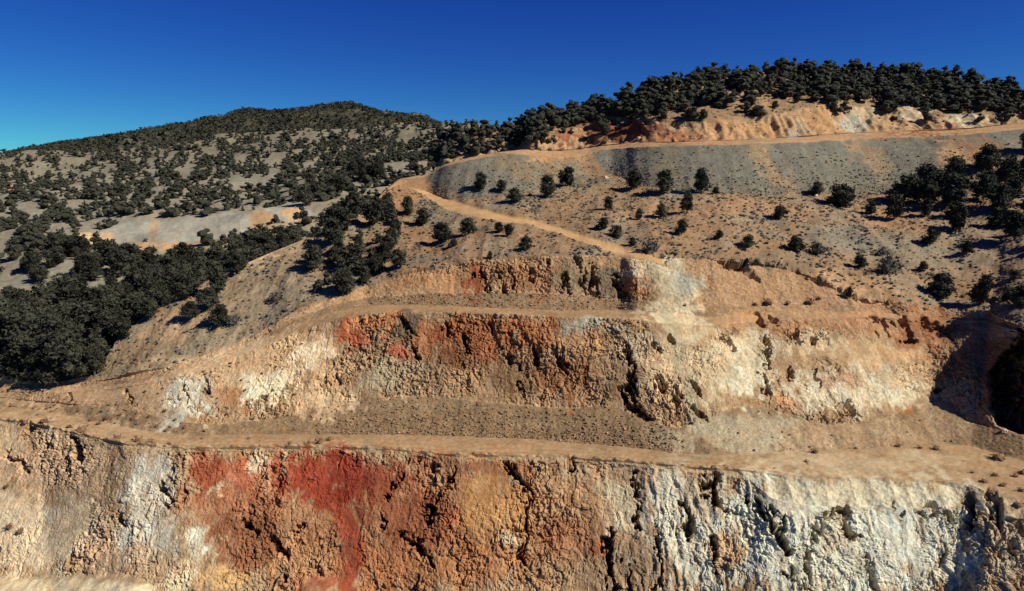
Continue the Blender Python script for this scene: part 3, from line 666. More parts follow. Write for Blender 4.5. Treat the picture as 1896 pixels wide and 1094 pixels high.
# ------------------------------------------------------------------ the mountain behind (sheet C)
NCm, RC = 420, 100
alC = np.linspace(pix2am(-420, 250)[0], pix2am(1180, 250)[0], NCm)
mcC = Curve([(-500, 330), (-150, 303), (0, 285), (60, 271), (120, 262), (180, 254), (260, 240), (320, 228), (370, 221), (420, 211), (440, 202), (457, 199), (480, 203), (500, 204), (560, 200), (600, 193), (630, 188), (650, 188), (690, 200), (730, 209), (775, 209), (790, 213), (805, 224), (860, 240), (950, 262), (1300, 300)])(alC)
mcC = .5 * mcC + .5 * np.interp(alC, alC, mcC)
mC0 = Curve([(-500, 345), (0, 320), (400, 300), (900, 290), (1300, 320)])(alC)
sC = np.linspace(0, 1, RC)[:, None]
MC = mC0[None] + np.maximum(mcC - mC0, .004)[None] * sC
dC = np.interp(sC, [0, .4, 1], [330, 520, 860]) * np.ones_like(MC)
ZC = MC * dC
Dr3 = np.concatenate([dC, dC[-1:] + 60, dC[-1:] + 300]); Zr3 = np.concatenate([ZC, ZC[-1:] - 4, ZC[-1:] - 90])
def dispC(q, x, y):
    ed = np.minimum(1, np.repeat(np.arange(RC + 2)[::-1], NCm) / 40.)
    return ed * (fbm(q * .006, 3) * 14 - np.abs(perlin(q * np.array([.012, .004, .004]) + 3)) * 18) + fbm(q * .05, 3) * 1.2
def baseC(q, x, y):
    c = np.tile(lin((80, 74, 58)), (len(q), 1))
    n = sm(fbm(q * .012 + 7, 3), .0, .6)[:, None]
    c = c * (1 - .6 * n) + lin((96, 90, 76)) * .6 * n
    r = np.hypot((x - 778) / 16, (y - 212) / 7); w = (1 - sm(r, .5, 1.2))[:, None]
    return c * (1 - w) + lin((164, 134, 96)) * w
SC, XC, YC = finish_sheet(alC, Dr3, Zr3, dispC, baseC, 'mountain', 'dark distant mountain with a rounded double summit on the skyline', 'mountain', M_FAR, 0, False)
SC.r1 = RC

# ------------------------------------------------------------------ plants
def tris_random(pts, size, r, n_each=2, up=.3):
    k = len(pts) * n_each
    c = np.repeat(pts, n_each, 0)
    v = r.normal(size=(k, 3, 3)); v /= np.linalg.norm(v, axis=2)[..., None]
    v[..., 2] = v[..., 2] * .8 + up * .3
    s = size * r.uniform(.6, 1.3, k)
    V = (c[:, None] + v * s[:, None, None]).reshape(-1, 3)
    return V, np.arange(3 * k).reshape(-1, 3)

ICO_V = np.array([(0, 0, 1)] + [(.894 * math.cos(a), .894 * math.sin(a), .447) for a in np.arange(5) * 1.2566] + [(.894 * math.cos(a + .628), .894 * math.sin(a + .628), -.447) for a in np.arange(5) * 1.2566] + [(0, 0, -1)])
ICO_F = np.array([(0, 1 + i, 1 + (i + 1) % 5) for i in range(5)] + [(1 + i, 6 + i, 1 + (i + 1) % 5) for i in range(5)] + [(6 + i, 6 + (i + 1) % 5, 1 + (i + 1) % 5) for i in range(5)] + [(11, 6 + (i + 1) % 5, 6 + i) for i in range(5)])

def cat(parts):
    V, Fc, n = [], [], 0
    for v, f in parts:
        V.append(v); Fc.append(f + n); n += len(v)
    return np.concatenate(V), np.concatenate(Fc)

def crown(seed, slim=1.0, nl=10, tufts=95, size=.055, core=.62, each=2, lobe_core=True):
    """juniper / pinyon crown of unit height: uneven lobes of needle tufts"""
    r = np.random.default_rng(seed)
    parts = []
    lean = r.normal(size=2) * .06
    for k in range(nl):
        h = .17 + .66 * (k + .5) / nl + r.normal() * .04
        prof_ = .36 * (1 - max(0, h - .35) / .75) ** .8 * slim
        a = k * 2.4 + r.uniform(-.5, .5)
        rad = prof_ * r.uniform(.35, .95) * (.2 if k == nl - 1 else 1)
        c = np.array([math.cos(a) * rad + lean[0] * h, math.sin(a) * rad + lean[1] * h, h])
        lr = (r.uniform(.13, .21) + .05 * (1 - h)) * (.8 + .2 * slim)
        sc = np.array([1, 1, r.uniform(.75, 1.05)]) * lr
        p = r.normal(size=(tufts, 3)); p /= np.linalg.norm(p, axis=1)[:, None]
        p *= (r.uniform(.35, 1.12, tufts) ** .6)[:, None]
        p = c + p * sc
        p[:, 2] = np.maximum(p[:, 2], .04)
        parts.append(tris_random(p, size, r, each))
        if lobe_core: parts.append((c + ICO_V * sc * core * r.uniform(.8, 1.15, (12, 1)), ICO_F))
    parts.append((np.array([lean[0] * .4, lean[1] * .4, .36]) + ICO_V * np.array([.2 * slim, .2 * slim, .28]) * r.uniform(.8, 1.2, (12, 1)), ICO_F))
    return cat(parts)

def tube(pts, radii, n=6):
    pts = np.array(pts, float); V = []; Fc = []
    for i, p in enumerate(pts):
        d = pts[min(i + 1, len(pts) - 1)] - pts[max(i - 1, 0)]; d /= np.linalg.norm(d) + 1e-9
        a = np.cross(d, (0.3, .9, .1)); a /= np.linalg.norm(a); b = np.cross(d, a)
        for k in range(n):
            t = 2 * math.pi * k / n; V.append(p + radii[i] * (a * math.cos(t) + b * math.sin(t)))
    for i in range(len(pts) - 1):
        for k in range(n):
            q0, q1 = i * n + k, i * n + (k + 1) % n
            Fc += [(q0, q1, q1 + n), (q0, q1 + n, q0 + n)]
    return np.array(V), np.array(Fc)

def trunk(seed):
    r = np.random.default_rng(seed); parts = []
    top = np.array([r.normal() * .04, r.normal() * .04, .7])
    parts.append(tube([(0, 0, -.06), (0, 0, .08), top * .5 + np.array([.02, -.01, 0]), top], [.045, .035, .025, .008]))
    for k in range(6):
        h = .12 + .08 * k; a = k * 2.3 + r.uniform(-.4, .4); L = .26 * (1 - k * .08)
        b = top * h / .7; e = b + np.array([math.cos(a) * L, math.sin(a) * L, L * .6])
        parts.append(tube([b, (b + e) / 2 + np.array([0, 0, -.02]), e], [.018, .012, .004], 4))
    return cat(parts)

def bare(seed, n=70):
    """a leafless or half-dead shrub: many thin twigs fanning up"""
    r = np.random.default_rng(seed); parts = []
    for k in range(n):
        a = r.uniform(0, 6.283); el = r.uniform(.35, 1.5); L = r.uniform(.5, 1.0)
        d = np.array([math.cos(a) * math.cos(el), math.sin(a) * math.cos(el), math.sin(el)])
        e = d * L; mid = e * .5 + r.normal(size=3) * .04
        parts.append(tube([(0, 0, -.05), mid, e], [.014, .009, .003], 3))
        for _ in range(2):
            e2 = mid + (e - mid) * .4 + r.normal(size=3) * .16; parts.append(tube([mid, e2], [.007, .003], 3))
    return cat(parts)

def low_shrub(seed, n=70):
    r = np.random.default_rng(seed)
    p = r.normal(size=(n, 3)); p /= np.linalg.norm(p, axis=1)[:, None]; p[:, 2] = np.abs(p[:, 2])
    p *= np.array([.5, .5, .75]) * (r.uniform(.2, 1, (n, 1)) ** .5)
    v = r.normal(size=(n, 3, 3)) * .06
    v[:, 0] += p * .22
    V = (p[:, None] + v); V[..., 2] = np.maximum(V[..., 2], -.04)
    parts = [(V.reshape(-1, 3), np.arange(3 * n).reshape(-1, 3)), (np.array([0, 0, .2]) + ICO_V * np.array([.36, .36, .3]) * r.uniform(.7, 1.2, (12, 1)), ICO_F)]
    return cat(parts)

NP = 9
crowns, trunks = [], []
for k in range(NP):
    slim = [1.0, .85, 1.15, .75, 1.25, .95, .65, 1.1, .9][k]
    v, f = crown(100 + k, slim); crowns.append(new_mesh('crown', v, f, M_JUN))
    v, f = trunk(200 + k); trunks.append(new_mesh('trunk', v, f, M_BARK))
shrub_me = [new_mesh('dry_shrub', *low_shrub(300 + k), M_DRY) for k in range(4)]
bare_me = [new_mesh('branches', *bare(400 + k), M_TWIG) for k in range(3)]
leafy_me = [new_mesh('leaves', *low_shrub(500 + k, 160), M_SAGE) for k in range(3)]

def px_size(P): return F / (CP * P[1] - SP * P[2])          # pixels per metre at P
TREES = []                                       # (position, height m, width factor, label, group, lean)
def tree_px(sheet, x, y, hpx, label, group, wide=1.0, lean=0.0):
    P = sheet.at(x, y)
    if sheet is SB and abs(am2pix(P[0] / P[1], P[2] / P[1])[1] - y) > 25: return
    TREES.append((P, hpx / px_size(P), wide, label, group, lean))

SINGLES = [  # x, base y, height px, width, label
    (1012, 366, 44, .95, 'upright dark juniper left of its twin at the foot of the small grey dump'),
    (1052, 347, 40, .95, 'lone dark juniper standing in the saddle between the two grey dumps'),
    (930, 358, 26, 1.1, 'small juniper half way up the foot of the small grey dump'),
    (892, 350, 34, .9, 'narrow juniper on the left flank of the small grey dump'),
    (955, 379, 26, 1.5, 'low spreading juniper just above the diagonal track below the small dump'),
    (1174, 351, 38, 1.1, 'round juniper at the left foot of the large grey dump'),
    (1228, 357, 42, 1.35, 'wide bushy juniper beside the round one at the large dump foot'),
    (1298, 358, 46, .95, 'tall pointed juniper at the foot of the large grey dump'),
    (1272, 389, 38, .9, 'juniper standing just below the tall pointed one under the large dump'),
    (1324, 360, 14, 1.4, 'tiny bush hugging the dump foot beside the pointed juniper'),
    (1126, 391, 26, 1.0, 'small round juniper alone above the middle of the diagonal track'),
    (1183, 402, 22, .95, 'small pointed juniper in a loose row below the large dump'),
    (1226, 397, 26, 1.2, 'small bushy juniper in the loose row left of the larger pair'),
    (1510, 361, 26, 1.3, 'low juniper left of the broad one at the dump foot'),
    (1560, 385, 46, 1.35, 'broad dark juniper at the foot of the large dump toward the tree stand'),
    (1672, 372, 52, 1.45, 'largest spreading juniper against the right part of the grey dump'),
    (1614, 396, 26, 1.0, 'small juniper between the broad one and the large spreading one'),
    (1656, 405, 46, 1.0, 'upright juniper just below the largest spreading one'),
    (1444, 400, 26, 1.3, 'lone low juniper in the middle of the open tan slope'),
    (1262, 436, 30, 1.0, 'lone juniper on the slope above the chalky slide'),
    (1330, 444, 16, 1.5, 'small low bush right of the juniper above the chalky slide'),
    (1385, 459, 26, 1.2, 'small juniper on bare soil right of centre above the quarry rim'),
    (1474, 464, 32, 1.3, 'dark juniper touching a bare grey shrub above the quarry rim'),
    (1722, 452, 32, 1.4, 'isolated dark juniper below the dense stand of trees'),
    (1790, 470, 26, 1.2, 'small juniper right of the isolated one below the stand'),
    (1594, 493, 26, 1.4, 'small spreading juniper left of the grey half dead bush'),
    (1706, 503, 18, 1.2, 'very small round juniper right of the grey half dead bush'),
    (1746, 552, 48, 1.25, 'large rounded juniper near the rim above the shadowed wall'),
    (1806, 568, 62, .8, 'tall leaning juniper at the rim above the shadowed wall'),
    (1880, 572, 48, 1.2, 'rounded juniper on the rim right of the leaning one'),
    (1878, 511, 18, 1.5, 'small low juniper above the three rim junipers'),
    (1572, 552, 24, .6, 'tiny sapling on the very edge of the quarry rim'),
    (1114, 427, 24, 1.4, 'left of two touching junipers above the lower part of the diagonal track'),
    (1141, 438, 26, 1.2, 'right of two touching junipers above the lower part of the diagonal track'),
    (1172, 452, 16, 1.2, 'small dark bush beside the grey twiggy shrub by the track'),
    (755, 392, 38, .75, 'narrow juniper on the orange knoll below the top of the diagonal track'),
    (783, 417, 34, 1.1, 'juniper casting a long shadow under the bend of the diagonal track'),
    (868, 432, 32, 1.2, 'round juniper just under the diagonal track at its bend'),
    (815, 447, 40, 1.25, 'wide juniper below the bend of the diagonal track'),
    (925, 431, 20, 1.3, 'small bush under the middle of the diagonal track'),
    (940, 439, 26, 1.0, 'small juniper touching a bush under the middle of the diagonal track'),
    (971, 461, 30, 1.0, 'lone juniper on bare soil above the upper quarry face'),
    (906, 477, 18, .9, 'tiny juniper at the rim above the red streaked rock'),
    (840, 459, 16, 1.3, 'tiny dark bush left of centre above the upper face'),
    (742, 498, 36, 1.3, 'spreading juniper at the quarry rim right of the ridge stand'),
    (400, 548, 60, .85, 'tall dark juniper standing alone on the lower ridge crest'),
    (392, 570, 40, 1.2, 'stout juniper just below the tall one on the lower ridge crest'),
    (412, 602, 44, 1.0, 'juniper with a long cast shadow low on the left spur'),
    (358, 590, 34, 1.2, 'dark juniper between the woods and the lower spur'),
    (1402, 214, 22, 1.6, 'pair like wide juniper alone on the tan slope above the top road'),
    (1285, 222, 22, 1.4, 'wide juniper on the left of the tan cut above the top road'),
    (1300, 224, 20, 1.0, 'small juniper touching the wide one above the top road'),
    (1475, 192, 20, 1.3, 'juniper at the head of the ochre road cut'),
    (1434, 199, 14, 1.1, 'very small juniper above the middle of the tan road cut'),
    (1655, 218, 10, 1.6, 'tiny dark bush in the middle of the pale road cut'),
]
for x, y, h, w, lab in SINGLES:
    tree_px(SD if y < 240 else SA, x, y, h, lab, 'scattered junipers on the quarried hill', w, .25 if 'leaning' in lab else 0)

def fill(sheet, poly, n, h0, h1, label, group, sep=.55, size_m=None, r=np.random.default_rng(5)):
    xs = [p[0] for p in poly]; ys = [p[1] for p in poly]; got = []; tries = 0
    while len(got) < n and tries < n * 40:
        tries += 1
        x, y = r.uniform(min(xs), max(xs)), r.uniform(min(ys), max(ys))
        if not in_poly(np.array([x]), np.array([y]), poly)[0]: continue
        h = r.uniform(h0, h1) if not callable(h0) else h0(x, y) * r.uniform(.75, 1.25)
        if any((x - a) ** 2 + (2.2 * (y - b)) ** 2 < (sep * (h + c) * .5) ** 2 for a, b, c in got): continue
        got.append((x, y, h)); tree_px(sheet, x, y, h, label, group, r.uniform(.85, 1.35))

fill(SA, [(575, 470), (600, 440), (640, 420), (690, 400), (715, 400), (740, 430), (755, 460), (720, 500), (690, 525), (640, 545), (596, 556), (572, 530)], 24, 26, 56,
     'dark juniper in the dense stand on the ridge left of the upper face', 'junipers of the ridge stand', .95)
fill(SA, [(690, 395), (735, 380), (740, 410), (700, 430)], 4, 36, 46, 'dark juniper at the top of the ridge stand below the orange knoll', 'junipers topping the ridge stand', .6)
fill(SA, [(1700, 345), (1740, 318), (1790, 305), (1896, 330), (1990, 330), (1990, 440), (1896, 470), (1840, 425), (1790, 430), (1720, 412), (1690, 395)], 26, 34, 62,
     'dark juniper in the dense stand right of the grey dump', 'junipers of the right hand stand', .8)
fill(SA, [(1750, 300), (1760, 275), (1830, 290), (1896, 270), (1990, 250), (1990, 330), (1880, 330), (1800, 320)], 10, 32, 46,
     'dark juniper on the tan slope above the dense stand by the dump end', 'junipers above the right hand stand', .7)
fill(SA, [(1850, 470), (1896, 450), (1990, 460), (1990, 500), (1880, 500)], 4, 34, 50, 'dark juniper at the photo edge below the dense right stand', 'junipers below the right hand stand', .7)
woods = [(-110, 590), (0, 585), (100, 575), (200, 556), (280, 536), (340, 528), (400, 500), (450, 468), (520, 440), (570, 440), (500, 500), (440, 530), (350, 580), (300, 620), (240, 690), (170, 712), (-110, 718)]
fill(SB, woods, 120, lambda x, y: np.interp(y, [430, 500, 600, 700], [38, 46, 62, 74]), 0, 'dark juniper in the dense woods filling the gully', 'junipers of the gully woods', .42)
fill(SA, [(-60, 706), (100, 704), (186, 688), (192, 694), (100, 712), (-60, 714)], 14, 50, 76, 'x', 'junipers of the gully woods', .5)
fill(SA, [(200, 690), (235, 620), (290, 582), (360, 546), (410, 515), (450, 498), (560, 448), (640, 420), (690, 388), (700, 372), (640, 418), (560, 446), (450, 496), (360, 544), (280, 580)], 14, 36, 52,
     'dark juniper along the crest between the spur and the gully woods', 'junipers along the spur crest', .7)
fill(SB, [(560, 400), (600, 370), (690, 350), (720, 330), (690, 300), (620, 330), (540, 370)], 22, 26, 38, 'dark juniper behind the orange knoll on the far side', 'junipers behind the orange knoll', .55)

# junipers of the far hillside and the ridge: the largest stand alone, the rest read as a mass
def scatter(sheet, X, Y, n, dens, hm, label, group, r, sep=2.2):  # hm may be (distances, heights)
    P = sheet.P[:sheet.r1]; du = np.linalg.norm(np.diff(P, axis=1), axis=2)[:-1]; dv = np.linalg.norm(np.diff(P, axis=0), axis=2)[:, :-1]
    wgt = du * dv * dens(X[:sheet.r1 - 1, :-1], Y[:sheet.r1 - 1, :-1])
    pick = r.choice(wgt.size, n * 3, p=(wgt / wgt.sum()).ravel(), replace=True)
    cells = {}; got = 0
    for p in pick:
        i, j = divmod(int(p), wgt.shape[1])
        u, v = r.random(2)
        q = P[i, j] * (1 - u) * (1 - v) + P[i, j + 1] * u * (1 - v) + P[i + 1, j] * (1 - u) * v + P[i + 1, j + 1] * u * v
        key = (int(q[0] // sep), int(q[1] // sep))
        if any((key[0] + a, key[1] + b) in cells and np.hypot(*(cells[(key[0] + a, key[1] + b)] - q[:2])) < sep for a in (-1, 0, 1) for b in (-1, 0, 1)): continue
        cells[key] = q[:2]; got += 1
        TREES.append((q, (hm if np.isscalar(hm) else float(np.interp(q[1], *hm))) * (.4 + .95 * r.random()), r.uniform(.85, 1.6), label, group, 0))
        if got >= n: break
def densB(X, Y):
    d = np.ones_like(X)
    d *= 1 - .97 * in_poly(X, Y, CUTB)
    d *= (Y < 530)
    d *= 1 + 2.4 * sm(X, 300, 650) * sm(Y, 360, 290) + .9 * np.exp(-((X - 300) / 120) ** 2 - ((Y - 340) / 40) ** 2) + .8 * sm(Y, 320, 275)
    cl = fbm(np.stack([X.ravel() / 40, Y.ravel() / 22, X.ravel() * 0], 1), 3).reshape(X.shape)
    d *= np.clip(.55 + 1.1 * cl, .06, 2)
    d *= (X > -150)
    return d
def densD(X, Y):
    up = np.interp(X, [800, 1000, 1100, 1200, 1300, 1420, 1500, 1560, 1650, 1750, 1850, 2100], [300, 268, 226, 210, 194, 184, 184, 190, 196, 206, 214, 210])
    d = sm(up - Y, -6, 14)
    cl = fbm(np.stack([X.ravel() / 40, Y.ravel() / 18, X.ravel() * 0 + 5], 1), 3).reshape(X.shape)
    d *= np.clip(.6 + 1.5 * cl, .08, 2.2)
    d *= 1 - .6 * in_poly(X, Y, [(1350, 170), (1500, 160), (1540, 140), (1600, 150), (1560, 175), (1500, 200), (1350, 215)])
    return d + .02 * (Y < up + 25)
scatter(SD, XD, YD, 1150, densD, 4.0, 'dark juniper crowding the upper ridge', 'junipers of the upper ridge', np.random.default_rng(21), 1.7)
scatter(SB, XB, YB2, 2450, densB, ([130, 200, 330], [4.4, 3.7, 2.4]), 'dark juniper on the pale hillside across the gully', 'junipers of the far hillside', np.random.default_rng(22), 1.9)

def at_px(P): return am2pix(P[0] / P[1], P[2] / P[1])
def prio(t):                                    # how large it shows; groups picked out by nearness so that whole rows are complete
    x, y = at_px(t[0])
    if not -20 < x < W + 20: return -1e6
    p = px_size(t[0])
    if t[4].startswith('scattered'): return 1e6
    if t[4] == 'junipers of the far hillside': return 4.0 * p if y > 452 or t[1] * p > 24 else 3.3 * p * .9
    return t[1] * p if 'ridge' not in t[4] or 'stand' in t[4] else .8 * t[1] * p
TREES.sort(key=lambda t: -prio(t))
LIMIT = 300
rt = np.random.default_rng(77)
NUM = ['one', 'two', 'three', 'four', 'five', 'six', 'seven', 'eight', 'nine', 'ten']
ORD = ['first', 'second', 'third', 'fourth', 'fifth', 'sixth', 'seventh', 'eighth', 'ninth', 'tenth', 'eleventh', 'twelfth', 'thirteenth', 'fourteenth', 'fifteenth', 'sixteenth', 'seventeenth', 'eighteenth']
PLACE = {'junipers of the gully woods': 'gully woods', 'junipers of the ridge stand': 'ridge stand', 'junipers of the right hand stand': 'stand right of the grey dump',
         'junipers above the right hand stand': 'group above the right stand', 'junipers below the right hand stand': 'pair below the right stand', 'junipers along the spur crest': 'line on the spur crest',
         'junipers behind the orange knoll': 'clump behind the orange knoll', 'junipers topping the ridge stand': 'clump below the orange knoll', 'junipers of the far hillside': 'trees on the pale far hillside',
         'junipers of the upper ridge': 'trees on the upper ridge'}
named = list(TREES[:LIMIT])
for g_ in PLACE:
    mem = sorted([k for k in range(LIMIT) if named[k][4] == g_], key=lambda k: -at_px(named[k][0])[1])
    nrow = max(1, math.ceil(len(mem) / 14)); per = math.ceil(len(mem) / nrow) if mem else 1
    for r_ in range(nrow):
        row = sorted(mem[r_ * per:(r_ + 1) * per], key=lambda k: at_px(named[k][0])[0])
        for i_, k in enumerate(row):
            t = named[k]; size = 'tall' if t[1] > 4.6 else ('low' if t[1] < 3 else 'dark')
            lab = f'{size} juniper, {ORD[i_]} from left in row {NUM[r_]} of the {PLACE[g_]}' if nrow > 1 else f'{size} juniper, {ORD[i_]} from left in the {PLACE[g_]}'
            named[k] = (t[0], t[1], t[2], lab, t[4], t[5])
for k, (P, h, w, lab, grp, lean) in enumerate(named):
    e = bpy.data.objects.new('juniper_tree', None); COL.objects.link(e); e.empty_display_size = .3
    e.location = P - np.array([0, 0, .05]); e.rotation_euler = (0, lean, rt.uniform(0, 6.283))
    if lean: e.rotation_euler = (0, lean, 0)
    e.scale = (h * w, h * w, h * 1.05)
    tag(e, lab, 'tree', grp)
    i = int(rt.integers(NP))
    add('crown', crowns[i], e); add('trunk', trunks[i], e)
far_v = [crown(600 + k, [1, .8, 1.2, .9, 1.1, .7][k], 4, 17, .085, .88, 1, True) for k in range(6)]
parts = []
for P, h, w, lab, grp, lean in TREES[LIMIT:]:
    v, f = far_v[int(rt.integers(6))]; a = rt.uniform(0, 6.283); c_, s_ = math.cos(a), math.sin(a)
    R = np.array([[c_, -s_, 0], [s_, c_, 0], [0, 0, 1]])
    parts.append((((v - np.array([0, 0, .09])) @ R.T) * np.array([h * w * 1.1, h * w * 1.1, h]) + P, f))
# specks of trees on the mountain
rm = np.random.default_rng(31)
Pm = SC.P[:RC]; Xc, Yc = XC[:RC - 1, :-1], YC[:RC - 1, :-1]
wgt = (np.linalg.norm(np.diff(Pm, axis=1), axis=2)[:-1] * np.linalg.norm(np.diff(Pm, axis=0), axis=2)[:, :-1])
cl = fbm(np.stack([Xc.ravel() / 30, Yc.ravel() / 20, Xc.ravel() * 0 + 9], 1), 3).reshape(Xc.shape)
wgt *= np.clip(.8 + .9 * cl, .12, 2) * (Xc > -200) * (Xc < 900)
for p in rm.choice(wgt.size, 33000, p=(wgt / wgt.sum()).ravel()):
    i, j = divmod(int(p), wgt.shape[1]); u, v_ = rm.random(2)
    q = Pm[i, j] * (1 - u) + Pm[i + 1, j + 1] * u
    s = rm.uniform(1.1, 2.3)
    parts.append(tris_random(q + np.array([[0, 0, s * .5]]), s * 1.1, rm, 3))
v, f = cat(parts)
o = add('distant_trees', new_mesh('distant_trees', v, f, M_JUN)); tag(o, 'far mass of small dark junipers on the mountain, ridge and pale hillside', 'forest', kind='stuff')

# ------------------------------------------------------------------ shrubs one can count
def shrub(sheet, x, y, wpx, label, group, mats, cat_='shrub', name='dry_shrub', tall=.8):
    P = sheet.at(x, y); s = wpx / px_size(P)
    o = add(name, mats[int(rt.integers(len(mats)))], None, P - np.array([0, 0, .03])); o.rotation_euler = (0, 0, rt.uniform(0, 6.28)); o.scale = (s, s, s * tall)
    tag(o, label, cat_, group); return o
ORD = ['first', 'second', 'third', 'fourth', 'fifth', 'sixth', 'seventh', 'eighth', 'ninth', 'tenth', 'eleventh', 'twelfth', 'thirteenth', 'fourteenth', 'fifteenth', 'sixteenth', 'seventeenth', 'eighteenth']
ROWS = [
    ('rust brown dry shrub on the left bench road verge, {} from the left', 'dry shrubs along the left bench road',
     [(20, 752, 10), (46, 783, 18), (82, 783, 22), (128, 791, 14), (152, 798, 26), (170, 778, 14), (183, 785, 12), (196, 776, 16), (217, 812, 18), (255, 816, 20), (278, 822, 18), (311, 824, 14)]),
    ('small brown shrub on the pale gravel apron above the bench road, {} from the left', 'shrubs on the pale gravel apron',
     [(222, 768, 8), (244, 776, 8), (277, 772, 7), (290, 790, 9), (306, 761, 10), (308, 797, 10), (324, 778, 9), (343, 792, 11), (374, 812, 7)]),
    ('brown shrub on the bench lip above the red rock, {} from the left', 'shrubs above the red rock',
     [(461, 812, 8), (537, 826, 12), (574, 824, 20), (591, 820, 20), (610, 814, 14)]),
    ('brown shrub on the broad pale part of the bench, {} from the left', 'shrubs on the broad bench',
     [(1493, 855, 10), (1508, 838, 16), (1585, 829, 8), (1662, 827, 13), (1703, 831, 11), (1733, 833, 17)]),
    ('rust red shrub near the bench end below the shadowed wall, {} from the left', 'rust shrubs at the bench end',
     [(1800, 876, 9), (1822, 893, 16), (1836, 910, 17), (1841, 881, 15), (1847, 850, 28), (1856, 900, 14), (1880, 882, 14), (1886, 936, 18), (1890, 910, 14), (1893, 876, 18)]),
    ('dry brown shrub on the pale slope at the lower left, {} from the left', 'shrubs on the lower pale slope', [(13, 902, 12), (18, 977, 18), (37, 985, 16)]),
    ('dark brown shrub on the sandy slope under the right rim, {} from the left', 'shrubs on the sandy slope',
     [(1268, 566, 8), (1398, 564, 12), (1422, 563, 20), (1458, 563, 12), (1499, 560, 20), (1517, 553, 12)]),
    ('rust shrub along the inner edge of the top road, {} from the left', 'shrubs on the top road edge',
     [(985, 272, 14), (1000, 271, 12), (1018, 269, 14), (1040, 268, 14), (1075, 266, 14), (1095, 264, 12), (1120, 262, 16)]),
]
for lab, grp, pts in ROWS:
    for k, (x, y, w_) in enumerate(sorted(pts)):
        shrub(SD if y < 264 else SA, x, y, w_ * 1.05, lab.format(ORD[k]), grp, shrub_me, tall=.7)
TWIG = [(1513, 466, 40, 'bare grey twiggy shrub touching a dark juniper above the rim'), (1642, 508, 54, 'large half dead grey bush on the slope above the amphitheatre rim'),
        (1205, 462, 40, 'grey twiggy shrub beside the lower end of the diagonal track'), (1122, 214, 20, 'pale grey dead bush at the head of the red road cut'),
        (1632, 470, 24, 'small bare shrub above the large half dead grey bush'), (432, 596, 34, 'grey bare bush beside the shadow casting juniper on the left spur'),
        (505, 552, 30, 'pale grey sagebrush clump in the middle of the left spur')]
for k, (x, y, s_, lab) in enumerate(TWIG):
    P = (SD if y < 240 else SA).at(x, y); s = s_ / px_size(P) * .75
    e = bpy.data.objects.new('bare_shrub', None); COL.objects.link(e); e.location = P - np.array([0, 0, .04]); e.scale = (s, s, s); e.rotation_euler = (0, 0, k * 1.3)
    tag(e, lab, 'shrub', 'grey bare shrubs'); add('branches', bare_me[k % 3], e); add('leaves', leafy_me[k % 3], e)

# ------------------------------------------------------------------ low scrub and loose stones (nobody could count them)
def rand_on(sheetP, mask, n, r):
    P = sheetP
    du = np.linalg.norm(np.diff(P, axis=1), axis=2)[:-1]; dv = np.linalg.norm(np.diff(P, axis=0), axis=2)[:, :-1]
    w_ = du * dv * mask[:-1, :-1]
    pk = r.choice(w_.size, n, p=(w_ / w_.sum()).ravel()); i, j = np.divmod(pk, w_.shape[1]); u = r.random((n, 1)); v_ = r.random((n, 1))
    return P[i, j] * (1 - u) * (1 - v_) + P[i, j + 1] * u * (1 - v_) + P[i + 1, j] * (1 - u) * v_ + P[i + 1, j + 1] * u * v_

def clumps(name, pos, s0, s1, mat, label, cat_, r, flat=.6):
    base = [low_shrub(700 + k, 9) for k in range(5)]
    base = [(b[0][:27], b[1][:9]) for b in base]
    ico = ICO_F[:15]
    parts = []
    for p in pos:
        v, f = base[int(r.integers(5))]; s = r.uniform(s0, s1) * r.uniform(.5, 1); a = r.uniform(0, 6.28); c_, s_ = math.cos(a), math.sin(a)
        R = np.array([[c_, -s_, 0], [s_, c_, 0], [0, 0, 1]])
        parts.append((((v * 1.0) @ R.T) * np.array([s, s, s * flat]) + p, f))
        k = ICO_V[:11] * np.array([.4, .4, .5]) * s * r.uniform(.6, 1.15, (11, 1)) * np.array([1, 1, flat])
        parts.append((k + p + np.array([0, 0, .1 * s]), ico))
    v, f = cat(parts)
    o = add(name, new_mesh(name, v, f, mat)); tag(o, label, cat_, kind='stuff')

S2 = S.reshape(NR, NC); tr2 = track.reshape(NR, NC); T2 = T.reshape(NR, NC)
infr = (PX > -120) & (PX < 2010)
patch = fbm(np.stack([PX.ravel() / 60, PY.ravel() / 30, PX.ravel() * 0], 1), 3).reshape(NR, NC)
mnat = ((S2 == 8) & (tr2 < .1)).astype(float) * np.clip(.35 + 1.3 * patch, .05, 2) ** 1.4 * infr
rs_ = np.random.default_rng(51)
clumps('sagebrush', rand_on(PA, mnat, 4200, rs_), .25, 1.25, M_SAGE, 'low grey sagebrush scattered over the natural hillside', 'sagebrush', rs_)
mg = ((S2 == 8) & (tr2 < .1)).astype(float) * np.clip(.4 - 1.2 * patch, .05, 2) ** 1.3 * infr + ((S2 == 4) & (PX < 560)) * .25 + ((S2 == 3) & (PX < 400)) * .25 + .03 * ((S2 == 2) & (PX < 700)) + ((S2 == 9) & (PX > 1000) & (PX < 1100)) * .5
clumps('dry_grass', rand_on(PA, mg, 3200, rs_), .22, .9, M_GRASS, 'brown dry grass tufts scattered over the tan slopes', 'grass', rs_, .5)
sd2 = np.repeat(Sr, ND).reshape(-1, ND)
pd = np.concatenate([rand_on(SD.P[:SD.r1], ((XD > 880) & (XD < 2000) & (sd2 <= 1))[:SD.r1] * (.25 + .75 * (sd2[:SD.r1] == 1)), 1500, rs_)])
clumps('scrub', pd, .4, 1.2, M_SAGE, 'low scrub between the junipers of the upper ridge', 'scrub', rs_)

